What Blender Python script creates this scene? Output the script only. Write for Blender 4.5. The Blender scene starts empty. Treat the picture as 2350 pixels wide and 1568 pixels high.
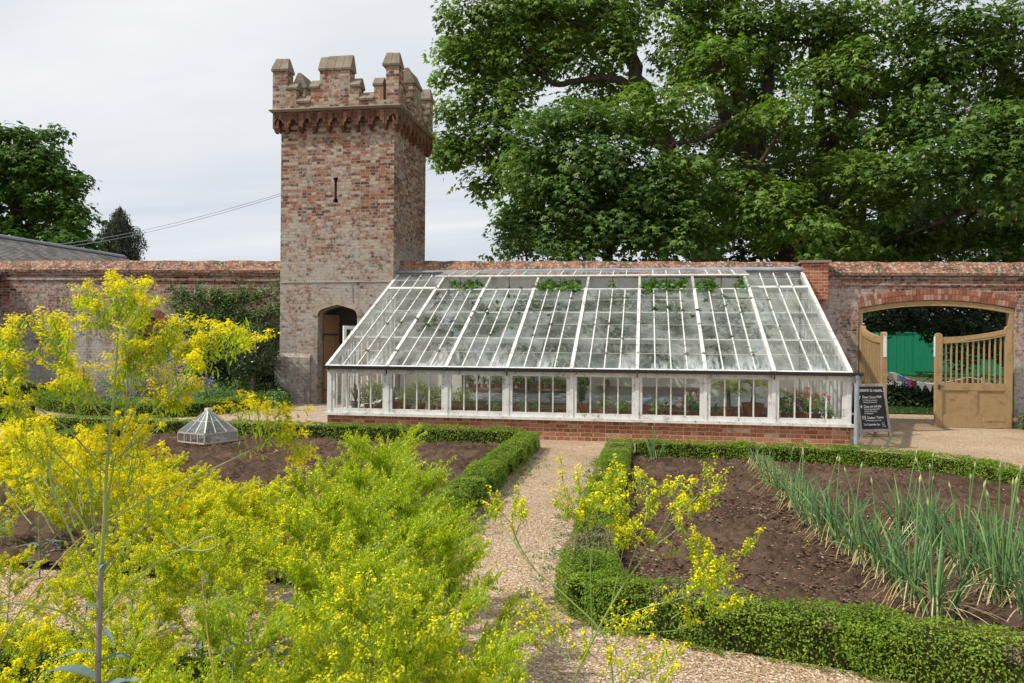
import bpy, math, random
import numpy as np
from mathutils import Vector, Matrix, Quaternion
from mathutils.geometry import tessellate_polygon

S = bpy.context.scene
C = bpy.context.collection
PI = math.pi
SUN_DIR = Vector((0.80, 0.34, -1.0)).normalized()      # the way the sunlight travels
H_EYE = 1.69

# ------------------------------------------------------------------ camera
cam_d = bpy.data.cameras.new('camera'); cam = bpy.data.objects.new('camera', cam_d); C.objects.link(cam)
cam_d.lens = 28.0; cam_d.sensor_width = 36.0; cam_d.clip_start = 0.05; cam_d.clip_end = 2000
YAW, ROLL = math.radians(9.47), 0.008
cam.matrix_world = Matrix.Translation((0, 0, H_EYE)) @ Matrix.Rotation(YAW, 4, 'Z') @ Matrix.Rotation(PI/2, 4, 'X') @ Matrix.Rotation(ROLL, 4, 'Z')
S.camera = cam

def at(x, y, Y):
    """world point at depth Y for a spot measured on the photograph (2350 x 1568)"""
    F = 2350*28/36.0; dx, dy = x-1175, y-784
    a = dx*math.cos(ROLL)+dy*math.sin(ROLL); b = -dx*math.sin(ROLL)+dy*math.cos(ROLL)
    u, v = a/F, -b/F
    rx, ry = -math.sin(YAW)+u*math.cos(YAW), math.cos(YAW)+u*math.sin(YAW)
    t = Y/ry
    return np.array((rx*t, Y, H_EYE+v*t))

# ------------------------------------------------------------------ mesh helpers
class MB:
    def __init__(s): s.v = []; s.n = 0; s.f = []
    def add(s, v, f, mat=0):
        v = np.asarray(v, float).reshape(-1, 3); f = np.asarray(f, int)
        s.v.append(v); s.f.append((f+s.n, mat)); s.n += len(v)
    def box(s, x0, x1, y0, y1, z0, z1, mat=0):
        s.add([(x0,y0,z0),(x1,y0,z0),(x1,y1,z0),(x0,y1,z0),(x0,y0,z1),(x1,y0,z1),(x1,y1,z1),(x0,y1,z1)],
              [(0,3,2,1),(4,5,6,7),(0,1,5,4),(1,2,6,5),(2,3,7,6),(3,0,4,7)], mat)
    def hexa(s, p, mat=0):
        s.add(p, [(0,3,2,1),(4,5,6,7),(0,1,5,4),(1,2,6,5),(2,3,7,6),(3,0,4,7)], mat)
    def bar(s, p, q, w, h, up=(0,0,1), mat=0):
        p = Vector(p); q = Vector(q); d = (q-p).normalized(); up = Vector(up)
        a = d.cross(up).normalized(); b = a.cross(d).normalized()
        a *= w/2; b *= h/2
        s.hexa([p-a-b, p+a-b, q+a-b, q-a-b, p-a+b, p+a+b, q+a+b, q-a+b], mat)
    def tube(s, pts, rad, n=6, mat=0, cap=True):
        P = np.asarray(pts, float); m = len(P)
        R = np.broadcast_to(np.asarray(rad, float), (m,))
        T = np.gradient(P, axis=0); T /= np.linalg.norm(T, axis=1)[:, None]+1e-12
        ref = np.array((0,0,1.0)) if abs(T[0][2]) < .9 else np.array((1.0,0,0))
        vs = []
        for i in range(m):
            a = np.cross(T[i], ref); a /= np.linalg.norm(a)+1e-12; b = np.cross(T[i], a)
            ref = np.cross(a, T[i])
            th = np.arange(n)*2*PI/n
            vs.append(P[i]+R[i]*(np.cos(th)[:, None]*a+np.sin(th)[:, None]*b))
        i0 = np.arange(m-1)[:, None]*n; k = np.arange(n)[None, :]; k2 = (k+1) % n
        q = np.stack([i0+k, i0+k2, i0+n+k2, i0+n+k], -1).reshape(-1, 4)
        base = s.n
        s.add(np.concatenate(vs), q, mat)
        if cap and n > 2:
            s.f.append((np.array([list(range(base, base+n))[::-1]]), mat)); e = base+(m-1)*n
            s.f.append((np.array([list(range(e, e+n))]), mat))
    def prism(s, poly, fn, d0, d1, mat=0):
        """polygon (2D list) pushed from depth d0 to d1; fn(u, v, d) gives the point"""
        n = len(poly)
        v = [fn(u, w, d0) for u, w in poly]+[fn(u, w, d1) for u, w in poly]
        s.add(v, [(i, (i+1) % n, (i+1) % n+n, i+n) for i in range(n)], mat)
        b = s.n-2*n
        s.f.append((np.array([list(range(b, b+n))[::-1]]), mat)); s.f.append((np.array([list(range(b+n, b+2*n))]), mat))
    def lathe(s, prof, c=(0,0,0), n=16, mat=0):
        th = np.arange(n)*2*PI/n; vs = []
        for r, z in prof: vs.append(np.stack([c[0]+r*np.cos(th), c[1]+r*np.sin(th), np.full(n, c[2]+z)], -1))
        m = len(prof); i0 = np.arange(m-1)[:, None]*n; k = np.arange(n)[None, :]; k2 = (k+1) % n
        s.add(np.concatenate(vs), np.stack([i0+k, i0+k2, i0+n+k2, i0+n+k], -1).reshape(-1, 4), mat)
    def grid(s, X, Y, Z, mat=0, keep=None):
        h, w = X.shape; idx = np.arange(h*w).reshape(h, w)
        q = np.stack([idx[:-1, :-1], idx[:-1, 1:], idx[1:, 1:], idx[1:, :-1]], -1).reshape(-1, 4)
        if keep is not None: q = q[keep.reshape(-1)]
        s.add(np.stack([X, Y, Z], -1).reshape(-1, 3), q, mat)
    def plate(s, outer, holes, fn, d0, d1, mat=0, mat_reveal=None):
        """flat wall face with holes: the face at depth d0, reveals from d0 back to d1"""
        loops = [outer]+holes
        flat = [p for l in loops for p in l]
        tris = tessellate_polygon([[Vector((u, w, 0)) for u, w in l] for l in loops])
        s.add([fn(u, w, d0) for u, w in flat], tris, mat)
        for l in holes:
            n = len(l)
            s.add([fn(u, w, d0) for u, w in l]+[fn(u, w, d1) for u, w in l], [(i, (i+1) % n, (i+1) % n+n, i+n) for i in range(n)],
                  mat if mat_reveal is None else mat_reveal)
    def build(s, name, mats, parent=None, org=None, smooth=False, uv=False):
        me = bpy.data.meshes.new(name)
        o = bpy.data.objects.new(name, me); C.objects.link(o)
        V = np.concatenate(s.v) if s.v else np.zeros((0, 3))
        if parent is not None:
            o.parent = parent; r = parent
            while r.parent: r = r.parent
            shift = np.array(r.location)
        else:
            shift = np.zeros(3) if org is None else np.array(org, float); o.location = shift
        V = V-shift
        groups = {}
        me.vertices.add(len(V)); me.vertices.foreach_set('co', V.astype(np.float32).ravel())
        loops = np.concatenate([f.ravel() for f, _ in s.f]); tot = np.concatenate([np.full(len(f), f.shape[1]) for f, _ in s.f])
        mi = np.concatenate([np.full(len(f), m) for f, m in s.f])
        start = np.concatenate([[0], np.cumsum(tot)[:-1]])
        me.loops.add(len(loops)); me.loops.foreach_set('vertex_index', loops.astype(np.int32))
        me.polygons.add(len(tot)); me.polygons.foreach_set('loop_start', start.astype(np.int32))
        me.polygons.foreach_set('loop_total', tot.astype(np.int32)); me.polygons.foreach_set('material_index', mi.astype(np.int32))
        me.polygons.foreach_set('use_smooth', np.full(len(tot), bool(smooth)))
        me.update(calc_edges=True)
        for m in (mats if isinstance(mats, (list, tuple)) else [mats]): me.materials.append(m)
        if uv:
            nr = np.zeros(len(tot)*3, np.float32); me.polygons.foreach_get('normal', nr); nr = np.abs(nr.reshape(-1, 3))
            W = V+shift; L = W[loops]; fn = np.repeat(nr, tot, axis=0)
            top = (fn[:, 2] > .8); side = (~top) & (fn[:, 0] > fn[:, 1])
            U = np.where(side[:, None], L[:, [1, 2]], L[:, [0, 2]]); U = np.where(top[:, None], L[:, [0, 1]], U)
            l = me.uv_layers.new(name='UVMap'); l.data.foreach_set('uv', U.astype(np.float32).ravel())
        return o

def thing(name, label, cat, loc=(0,0,0), group=None):
    o = bpy.data.objects.new(name, None); C.objects.link(o); o.location = loc; o.empty_display_size = .1
    return tag(o, label, cat, group)
def tag(o, label=None, cat=None, group=None, kind=None):
    if label: o['label'] = label
    if cat: o['category'] = cat
    if group: o['group'] = group
    if kind: o['kind'] = kind
    return o
def struct(o): o['kind'] = 'structure'; return o
def copy_tree(o, parent=None):
    c = o.copy(); C.objects.link(c)
    if parent is not None: c.parent = parent
    for ch in list(o.children): copy_tree(ch, c)
    return c

# ------------------------------------------------------------------ noise and scatter
def vn(x, y, seed=0):
    x = np.asarray(x, float); y = np.asarray(y, float)
    xi = np.floor(x).astype(np.int64); yi = np.floor(y).astype(np.int64); fx = x-xi; fy = y-yi
    def hsh(a, b):
        n = (a*374761393+b*668265263+seed*1442695041) & 0xffffffff
        n = ((n ^ (n >> 13))*1274126177) & 0xffffffff
        return ((n ^ (n >> 16)) & 0xffff)/65535.0
    u = fx*fx*(3-2*fx); v = fy*fy*(3-2*fy)
    return (hsh(xi, yi)*(1-u)+hsh(xi+1, yi)*u)*(1-v)+(hsh(xi, yi+1)*(1-u)+hsh(xi+1, yi+1)*u)*v
def unit(a): return a/(np.linalg.norm(a, axis=-1, keepdims=True)+1e-9)
MAPLE = np.array([(0,0,0),(-.36,.12,-.02),(-.56,.50,-.10),(-.17,.48,.02),(0,1.0,-.16),(.17,.48,.02),(.56,.50,-.10),(.36,.12,-.02)])
OVAL = np.array([(0,0,0),(.27,.48,.05),(0,1,-.08),(-.27,.48,.05)])
LANCE = np.array([(0,0,0),(.13,.4,.02),(0,1,-.12),(-.13,.4,.02)])
STAR = np.array([(r*math.cos(a), r*math.sin(a), 0) for k in range(8) for r, a in [((.5, .17)[k % 2], k*PI/4)]])
def leaves(mb, cen, nrm, size, tpl, rng, tip=None, mat=0):
    """one small face per leaf; nrm is the face normal, tip the way the leaf points (else at random)"""
    n = len(cen)
    if n == 0: return
    nrm = unit(nrm); t = rng.normal(size=(n, 3)) if tip is None else tip
    t = unit(t-(t*nrm).sum(1, keepdims=True)*nrm); b = np.cross(t, nrm)
    size = np.broadcast_to(np.asarray(size, float), (n,))[:, None]
    k = len(tpl)
    v = np.stack([cen+size*(tpl[i,0]*b+tpl[i,1]*t+tpl[i,2]*nrm) for i in range(k)], 1).reshape(-1, 3)
    mb.add(v, np.arange(n*k).reshape(n, k), mat)
def curve(p0, p1, p2, n=6):
    t = np.linspace(0, 1, n)[:, None]; p0, p1, p2 = map(np.asarray, (p0, p1, p2))
    return (1-t)**2*p0+2*t*(1-t)*p1+t*t*p2
def spline(P, per=5):
    P = np.asarray(P, float); Q = np.vstack([2*P[0]-P[1], P, 2*P[-1]-P[-2]]); out = []
    for i in range(1, len(Q)-2):
        for t in np.linspace(0, 1, per, endpoint=False):
            a, b, c, d = Q[i-1:i+3]
            out.append(.5*((2*b)+(c-a)*t+(2*a-5*b+4*c-d)*t*t+(3*b-a-3*c+d)*t**3))
    out.append(P[-1]); return np.array(out)

# ------------------------------------------------------------------ materials
class G:
    def __init__(s, nt): s.nt = nt
    def __call__(s, typ, ins=None, **attr):
        n = s.nt.nodes.new('ShaderNode'+typ)
        for k, v in attr.items(): setattr(n, k, v)
        for k, v in (ins or {}).items():
            sock = n.inputs[k]
            if isinstance(v, bpy.types.NodeSocket): s.nt.links.new(v, sock)
            else: sock.default_value = v
        return n
    def math(s, op, a, b=0.0, c=None, clamp=False):
        n = s('Math', operation=op, use_clamp=clamp)
        for i, v in enumerate((a, b) if c is None else (a, b, c)):
            if isinstance(v, bpy.types.NodeSocket): s.nt.links.new(v, n.inputs[i])
            else: n.inputs[i].default_value = v
        return n.outputs[0]
    def mix(s, f, a, b, blend='MIX'):
        n = s('Mix', data_type='RGBA', blend_type=blend, clamp_factor=True)
        for i, v in ((0, f), (6, a), (7, b)):
            if isinstance(v, bpy.types.NodeSocket): s.nt.links.new(v, n.inputs[i])
            else: n.inputs[i].default_value = (*v, 1) if isinstance(v, tuple) and len(v) == 3 else v
        return n.outputs[2]
    def ramp(s, f, stops, interp='LINEAR'):
        n = s('ValToRGB'); r = n.color_ramp; r.interpolation = interp
        while len(r.elements) < len(stops): r.elements.new(.5)
        for e, (p, c) in zip(r.elements, stops): e.position = p; e.color = (*c, 1) if len(c) == 3 else c
        s.nt.links.new(f, n.inputs[0]); return n.outputs[0]
    def rng(s, f, a, b, c=0.0, d=1.0):
        n = s('MapRange', {'Value': f, 'From Min': a, 'From Max': b, 'To Min': c, 'To Max': d}, interpolation_type='SMOOTHSTEP'); return n.outputs[0]
    def noise(s, vec, scale, detail=4, rough=.55, dist=0.0):
        return s('TexNoise', {'Vector': vec, 'Scale': scale, 'Detail': detail, 'Roughness': rough, 'Distortion': dist}).outputs[0]
    def pos(s): return s('NewGeometry').outputs['Position']
    def obj(s): return s('TexCoord').outputs['Object']
    def uv(s): return s('TexCoord').outputs['UV']
    def scale(s, vec, x, y, z): return s('Mapping', {'Vector': vec, 'Scale': (x, y, z)}).outputs[0]
    def bump(s, h, strength, dist=.01, nrm=None):
        i = {'Height': h, 'Strength': strength, 'Distance': dist}
        if nrm: i['Normal'] = nrm
        return s('Bump', i).outputs[0]
    def pbr(s, col, rough=.7, nrm=None, spec=.3, metal=0.0):
        i = {'Base Color': (*col, 1) if isinstance(col, tuple) else col, 'Roughness': rough, 'Specular IOR Level': spec, 'Metallic': metal}
        if nrm: i['Normal'] = nrm
        return s('BsdfPrincipled', i).outputs[0]
def mat(name, fn):
    m = bpy.data.materials.new(name); m.use_nodes = True; nt = m.node_tree; nt.nodes.clear(); g = G(nt)
    out = nt.nodes.new('ShaderNodeOutputMaterial'); nt.links.new(fn(g), out.inputs['Surface']); return m

def leaf_mat(name, stops, trans=.35, rough=.45, spec=.35, warm=(1.15, 1.25, .5), patch=False):
    def f(g):
        geo = g('NewGeometry'); r = geo.outputs['Random Per Island']
        big = g.noise(geo.outputs['Position'], .9 if not patch else 3.2, 3)
        v = g.math('ADD', g.math('MULTIPLY', r, .75 if not patch else .62), g.math('MULTIPLY', g.math('SUBTRACT', big, .0 if not patch else .26), .35 if not patch else .95))
        c = g.ramp(v, stops)
        tc = g.mix(1.0, c, (*warm, 1), 'MULTIPLY')
        t = g('BsdfTranslucent', {'Color': tc}).outputs[0]
        return g('MixShader', {0: trans, 1: g.pbr(c, rough, spec=spec), 2: t}).outputs[0]
    return mat(name, f)
def brick_mat(name, pal, mortar, lime=.3, limecol=(.50,.46,.40), bw=.215, rh=.070, dark=.35, bump=.8, scale_uv=1.0, soot=0.0, lz=None):
    """bricks laid in metres on the uv; pal is the ramp of brick colours, lime how much pale crust is left on the face"""
    def f(g):
        uv = g.uv(); p = g.pos()
        d = g('TexNoise', {'Vector': uv, 'Scale': 9.0, 'Detail': 3.0})
        off = g('VectorMath', {0: d.outputs['Color'], 1: (.5,.5,.5)}, operation='SUBTRACT').outputs[0]
        off = g('VectorMath', {0: off, 'Scale': .034}, operation='SCALE').outputs[0]
        vec = g('VectorMath', {0: uv, 1: off}, operation='ADD').outputs[0]
        b = g('TexBrick', {'Vector': vec, 'Color1': (0,0,0,1), 'Color2': (1,1,1,1), 'Mortar': (.5,.5,.5,1), 'Scale': 1.0, 'Mortar Size': .0065,
                           'Mortar Smooth': .35, 'Bias': 0.0, 'Brick Width': bw, 'Row Height': rh}, offset=.5, squash=.55, squash_frequency=2)
        n1 = g.noise(p, 1.1, 5, .62); n2 = g.noise(p, 14, 5, .65); n3 = g.noise(p, 60, 3)
        v = g.math('ADD', b.outputs['Color'], g.math('MULTIPLY', g.math('SUBTRACT', n2, .5), .55))
        v = g.math('ADD', v, g.math('MULTIPLY', g.math('SUBTRACT', n1, .5), .7), clamp=True)
        c = g.ramp(v, pal)
        c = g.mix(g.rng(n3, .3, .75), c, g.mix(1.0, c, (.72,.70,.70,1), 'MULTIPLY'))
        c = g.mix(b.outputs['Fac'], c, (*mortar, 1))
        lm = g.math('ADD', g.math('MULTIPLY', n1, .45), g.math('MULTIPLY', n2, .65))
        if lz is not None: lm = g.math('ADD', lm, g.rng(g.math('ADD', g('SeparateXYZ', {0: p}).outputs[2], g.math('MULTIPLY', n1, 2.0)), lz, lz+3.0, .13, 0))
        cr = g.math('MULTIPLY', g.rng(lm, .53, .72), lime)
        c = g.mix(cr, c, (*limecol, 1))
        dk = g.rng(g.noise(p, 2.7, 6, .7), .54, .74, 0, dark); st = g.noise(g.scale(p, 5, 5, .45), 1.0, 5, .6); c = g.mix(g.rng(st, .56, .74, 0, dark*.55), c, (.075,.062,.05))
        c = g.mix(dk, c, (.055,.045,.038,1))
        h = g.math('ADD', g.math('MULTIPLY', b.outputs['Fac'], -1.0), g.math('MULTIPLY', n2, .8))
        h = g.math('ADD', h, g.math('MULTIPLY', n3, .35))
        h = g.math('ADD', h, g.math('MULTIPLY', b.outputs['Color'], .35))
        return g.pbr(c, .92, g.bump(h, bump, .012), spec=.15)
    return mat(name, f)

M = {}
M['tower_brick'] = brick_mat('tower_brick', [(.0,(.10,.055,.042)),(.25,(.225,.095,.056)),(.45,(.36,.15,.082)),(.60,(.33,.20,.13)),(.78,(.43,.32,.23)),(.92,(.52,.43,.33)),(1,(.36,.31,.26))],
                             (.33,.285,.235), lime=.88, limecol=(.41,.385,.345), dark=.75, lz=3.4)
M['wall_brick'] = brick_mat('wall_brick', [(.0,(.10,.045,.035)),(.3,(.24,.085,.05)),(.55,(.33,.13,.08)),(.75,(.32,.19,.13)),(1,(.42,.31,.24))],
                            (.38,.34,.30), lime=.95, limecol=(.46,.435,.405), dark=.65, lz=1.6)
M['base_brick'] = brick_mat('base_brick', [(.0,(.26,.10,.06)),(.35,(.36,.14,.085)),(.65,(.40,.175,.105)),(.88,(.44,.22,.13)),(1,(.55,.42,.30))],
                            (.50,.36,.23), lime=.15, dark=.25, bump=.6)
M['pier_brick'] = brick_mat('pier_brick', [(.0,(.30,.075,.05)),(.5,(.40,.12,.07)),(1,(.46,.20,.10))], (.50,.38,.28), lime=.05, dark=.15, bump=.5)
def _cop(g):
    p = g.pos(); n = g.noise(p, 4.5, 7, .72); n2 = g.noise(p, 17, 5, .7); n3 = g.noise(p, 2.2, 4, .6)
    c = g.ramp(n, [(.34,(.05,.034,.022)),(.45,(.15,.085,.052)),(.54,(.30,.135,.080)),(.62,(.40,.25,.18))])
    c = g.mix(g.rng(n2, .51, .62, 0, .85), c, (.46,.42,.37)); c = g.mix(g.rng(g.noise(p, 9, 5, .7), .55, .68, 0, .85), c, (.055,.042,.022))
    x = g('SeparateXYZ', {0: p}).outputs[0]; j = g.math('PINGPONG', x, .11); c = g.mix(g.rng(j, .0, .012, .6, 0), c, (.10,.075,.055))
    return g.pbr(c, .95, g.bump(g.math('ADD', n, n2), .8, .02), spec=.1)
M['coping_brick'] = mat('coping_brick', _cop)
M['terracotta'] = brick_mat('terracotta', [(.0,(.09,.045,.032)),(.5,(.175,.078,.050)),(1,(.27,.16,.115))], (.20,.10,.06), lime=.25, limecol=(.34,.26,.2), bw=.16, rh=.3, dark=.6)
def _stone(col, d=.35):
    def f(g):
        p = g.pos(); n = g.noise(p, 3.5, 6, .65); n2 = g.noise(p, 35, 4)
        c = g.mix(g.rng(n, .35, .7), col, tuple(x*.62 for x in col)); c = g.mix(g.rng(n2, .58, .8), c, (.10,.10,.075))
        return g.pbr(c, .9, g.bump(n2, .5, .01), spec=.15)
    return f
M['stone'] = mat('weathered_stone', _stone((.27,.225,.17)))
M['stone_pale'] = mat('pale_stone', _stone((.44,.37,.29)))
def _paint(col, wear=.25, wearcol=(.30,.20,.13), rough=.5, th=.62):
    def f(g):
        p = g.pos(); n = g.noise(p, 7, 6, .7); n2 = g.noise(p, 45, 4, .6)
        c = g.mix(g.rng(n, .3, .8), col, tuple(x*.80 for x in col)); gr = g.noise(g.scale(p, 40, 40, 3), 1.0, 4, .6); c = g.mix(g.rng(gr, .5, .75, 0, .22), c, tuple(x*.6 for x in col)); dz = g.noise(g.scale(p, 3, 3, 1.2), 1.0, 6, .7); c = g.mix(g.rng(dz, .55, .8, 0, .35), c, (.16,.13,.09))
        w = g.math('MULTIPLY', g.rng(g.math('ADD', g.math('MULTIPLY', n, .6), g.math('MULTIPLY', n2, .5)), th, th+.10), wear)
        c = g.mix(w, c, wearcol)
        return g.pbr(c, rough, g.bump(n2, .12, .004), spec=.35)
    return f
M['white_paint'] = mat('white_paint', _paint((.77,.77,.75), .8, (.40,.36,.30), .5, .60))
M['white_paint_worn'] = mat('white_paint_worn', _paint((.74,.74,.70), 1.0, (.26,.18,.12), .6, .585))
M['ochre_paint'] = mat('ochre_paint', _paint((.385,.26,.125), .6, (.20,.125,.06), .55, .59))
M['ochre_iron'] = mat('ochre_iron', _paint((.42,.28,.135), .5, (.28,.13,.05)))
M['rust'] = mat('rusty_paint', _paint((.50,.42,.36), 1.0, (.32,.14,.07), .7))
M['whitewash'] = mat('whitewash', _paint((.82,.82,.77), .35, (.40,.36,.30), .9))
M['black_iron'] = mat('black_iron', lambda g: g.pbr((.045,.048,.052), .5))
M['lead'] = mat('lead', lambda g: g.pbr(g.ramp(g.noise(g.pos(), 4, 5), [(.3,(.20,.22,.25)),(.7,(.33,.35,.38))]), .6))
M['grey_pipe'] = mat('grey_pipe', lambda g: g.pbr(g.ramp(g.noise(g.scale(g.pos(), 12, 12, 3), 3, 4), [(.3,(.20,.24,.28)),(.7,(.30,.35,.40))]), .55))
def _wood(a, b, sx=30, sz=2.5):
    def f(g):
        p = g.pos(); n = g.noise(g.scale(p, sx, sx, sz), 1.0, 5, .6); return g.pbr(g.ramp(n, [(.3, a), (.7, b)]), .7, g.bump(n, .3, .006))
    return f
M['door_wood'] = mat('door_wood', _wood((.17,.10,.05), (.27,.17,.085)))
M['bench_wood'] = mat('bench_wood', _wood((.16,.115,.08), (.34,.26,.19), 3, 30))
M['grey_wood'] = mat('grey_wood', _wood((.25,.21,.18), (.46,.40,.35)))
M['dark_void'] = mat('dark_inside', lambda g: g.pbr((.03,.026,.022), .95))
M['slate'] = brick_mat('slate', [(.0,(.13,.125,.13)),(.4,(.21,.195,.19)),(.75,(.27,.25,.235)),(1,(.33,.27,.22))], (.06,.055,.055), lime=.2, limecol=(.36,.34,.31), bw=.32, rh=.2, dark=.4, bump=.5)
def _glass(g, tint=(.93,.97,.95), dirt=.10, streak=0.0, refl=1.0):
    geo = g('NewGeometry'); p = geo.outputs['Position']
    dt = g('VectorMath', {0: geo.outputs['Incoming'], 1: geo.outputs['Normal']}, operation='DOT_PRODUCT').outputs['Value']
    c = g.math('SUBTRACT', 1.0, g.math('ABSOLUTE', dt), clamp=True)
    fr = g.math('ADD', .07, g.math('MULTIPLY', g.math('POWER', c, 4.2), 1.45*refl), clamp=True)
    wav = g.bump(g.noise(p, 2.2, 2), .05, .05)
    if streak:
        sx = g('SeparateXYZ', {0: p}); pid = g('CombineXYZ', {0: g.math('FLOOR', g.math('MULTIPLY', g.math('ADD', sx.outputs[0], 20.0), 3.58)), 1: g.math('FLOOR', g.math('MULTIPLY', g.math('SUBTRACT', sx.outputs[2], 1.225), 3.78)), 2: 0.0}).outputs[0]
        pr = g('TexWhiteNoise', {'Vector': pid}, noise_dimensions='3D')
        tl = g('VectorMath', {0: g('VectorMath', {0: pr.outputs[1], 1: (.5,.5,.5)}, operation='SUBTRACT').outputs[0], 'Scale': .14}, operation='SCALE').outputs[0]
        wav = g('VectorMath', {0: g('VectorMath', {0: wav, 1: tl}, operation='ADD').outputs[0]}, operation='NORMALIZE').outputs[0]
    gl = g('BsdfGlossy', {'Roughness': .025, 'Color': (.95,.97,1,1), 'Normal': wav}).outputs[0]
    tr = g('BsdfTransparent', {'Color': (*tint, 1)}).outputs[0]
    sh = g('MixShader', {0: fr, 1: tr, 2: gl}).outputs[0]
    n = g.noise(p, 1.3, 5, .65)
    d = g.math('MULTIPLY', g.rng(n, .25, .85), dirt*2)
    if streak: d = g.math('MULTIPLY', d, g.math('ADD', .55, g.math('MULTIPLY', pr.outputs[0], .9)))
    dc = (.60,.64,.63,1)
    if streak:
        z = g('SeparateXYZ', {0: p}).outputs[2]; x = g('SeparateXYZ', {0: p}).outputs[0]
        pane = g('TexWhiteNoise', {'W': g.math('FLOOR', g.math('MULTIPLY', g.math('ADD', x, 20.0), 3.58))}, noise_dimensions='1D').outputs[0]
        hi = g.math('MULTIPLY', g.rng(pane, .45, .95), .50)
        fade = g.math('SUBTRACT', 1.0, g.math('DIVIDE', g.math('SUBTRACT', z, 1.2), g.math('ADD', hi, .06)), clamp=True)
        st = g.noise(g.scale(p, 14, 3, 3), 1.0, 5, .7)
        d2 = g.math('MULTIPLY', g.math('MULTIPLY', fade, g.rng(st, .3, .62)), streak)
        d = g.math('MAXIMUM', d, d2)
        dc = g.mix(g.rng(d2, .05, .4), (.56,.60,.58,1), (.80,.84,.86,1))
    df = g('MixShader', {0: .5, 1: g('BsdfDiffuse', {'Color': dc}).outputs[0], 2: g('BsdfTranslucent', {'Color': dc}).outputs[0]}).outputs[0]
    return g('MixShader', {0: g.math('MINIMUM', d, .93), 1: sh, 2: df}).outputs[0]
M['roof_glass'] = mat('roof_glass', lambda g: _glass(g, (.96,.985,.97), .36, .95))
M['vent_glass'] = mat('vent_glass', lambda g: _glass(g, (.80,.83,.76), .30, 0))
M['wall_glass'] = mat('wall_glass', lambda g: _glass(g, (.98,.99,.985), .03, 0))
M['frost_glass'] = mat('frosted_glass', lambda g: _glass(g, (.9,.93,.92), .30, 0))
M['cloche_glass'] = mat('cloche_glass', lambda g: _glass(g, (.80,.86,.85), .32, 0))
M['pot'] = mat('terracotta_pot', lambda g: g.pbr(g.ramp(g.noise(g.pos(), 9, 5, .65), [(.25,(.20,.075,.04)),(.55,(.36,.14,.075)),(.8,(.42,.22,.14))]), .85, spec=.2))
M['pot_grey'] = mat('grey_pot', lambda g: g.pbr(g.ramp(g.noise(g.pos(), 9, 5), [(.3,(.14,.11,.10)),(.7,(.24,.19,.17))]), .85, spec=.2))
M['compost'] = mat('compost', lambda g: g.pbr((.035,.024,.017), .95))
def _bark(a, b):
    def f(g):
        p = g.pos(); n = g.noise(g.scale(p, 6, 6, 1.6), 1.0, 6, .7); return g.pbr(g.ramp(n, [(.3, a), (.7, b)]), .9, g.bump(n, .7, .05), spec=.1)
    return f
M['bark'] = mat('sycamore_bark', _bark((.035,.028,.022), (.115,.095,.075)))
M['bark_pale'] = mat('pale_bark', _bark((.08,.065,.05), (.20,.165,.13)))
M['twig'] = mat('hedge_twig', lambda g: g.pbr((.030,.034,.012), .95, spec=.05))
# foliage
M['sycamore'] = leaf_mat('sycamore_leaf', [(.0,(.060,.120,.026)),(.45,(.120,.215,.040)),(.75,(.195,.305,.055)),(1,(.30,.40,.08))], .42, spec=.2)
M['dense_sycamore'] = leaf_mat('dense_sycamore_leaf', [(.0,(.050,.105,.028)),(.5,(.098,.185,.042)),(1,(.19,.29,.06))], .38, spec=.2)
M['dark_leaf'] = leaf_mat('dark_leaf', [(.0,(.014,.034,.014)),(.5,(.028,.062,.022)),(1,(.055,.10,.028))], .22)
M['keys'] = leaf_mat('sycamore_keys', [(.0,(.20,.24,.05)),(.5,(.32,.34,.08)),(1,(.40,.38,.12))], .40)
M['beech'] = leaf_mat('copper_beech_leaf', [(.0,(.022,.010,.016)),(.6,(.045,.018,.028)),(1,(.075,.030,.042))], .2, warm=(1.3,.6,.8))
M['pale_leaf'] = leaf_mat('pale_leaf', [(.0,(.05,.09,.035)),(.5,(.09,.15,.06)),(1,(.14,.21,.09))], .35)
M['chestnut'] = leaf_mat('chestnut_leaf', [(.0,(.030,.078,.014)),(.5,(.064,.145,.022)),(1,(.13,.235,.032))], .30, spec=.2)
M['candle'] = leaf_mat('chestnut_candle', [(.0,(.30,.22,.14)),(1,(.45,.36,.24))], .2)
M['birch'] = leaf_mat('birch_leaf', [(.0,(.022,.034,.022)),(.5,(.036,.054,.034)),(1,(.058,.075,.045))], .22)
M['box_leaf'] = leaf_mat('box_leaf', [(.0,(.060,.125,.014)),(.45,(.150,.255,.022)),(.78,(.27,.38,.032)),(1,(.38,.46,.055))], .32, rough=.45, spec=.22, patch=True)
M['box_dry'] = leaf_mat('box_dry_leaf', [(.0,(.20,.15,.10)),(.6,(.32,.26,.18)),(1,(.30,.27,.12))], .15)
M['pod'] = leaf_mat('woad_pod', [(.0,(.25,.38,.012)),(.45,(.39,.53,.018)),(.8,(.51,.62,.03)),(1,(.60,.65,.04))], .42, spec=.12, warm=(1.1,1.08,.5))
M['petal'] = leaf_mat('woad_petal', [(.0,(.76,.64,.004)),(.5,(.86,.76,.008)),(1,(.90,.83,.04))], .34, rough=.6, spec=.1, warm=(1.05,1.05,.5))
M['woad_stem'] = leaf_mat('woad_stem', [(.0,(.16,.25,.06)),(.5,(.22,.31,.08)),(1,(.30,.36,.12))], .0)
M['woad_stalk'] = leaf_mat('woad_stalk', [(.0,(.15,.14,.11)),(.5,(.21,.19,.16)),(1,(.25,.24,.18))], .0)
M['dry_stem'] = leaf_mat('dry_stem', [(.0,(.28,.17,.06)),(1,(.42,.30,.13))], .0)
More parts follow.
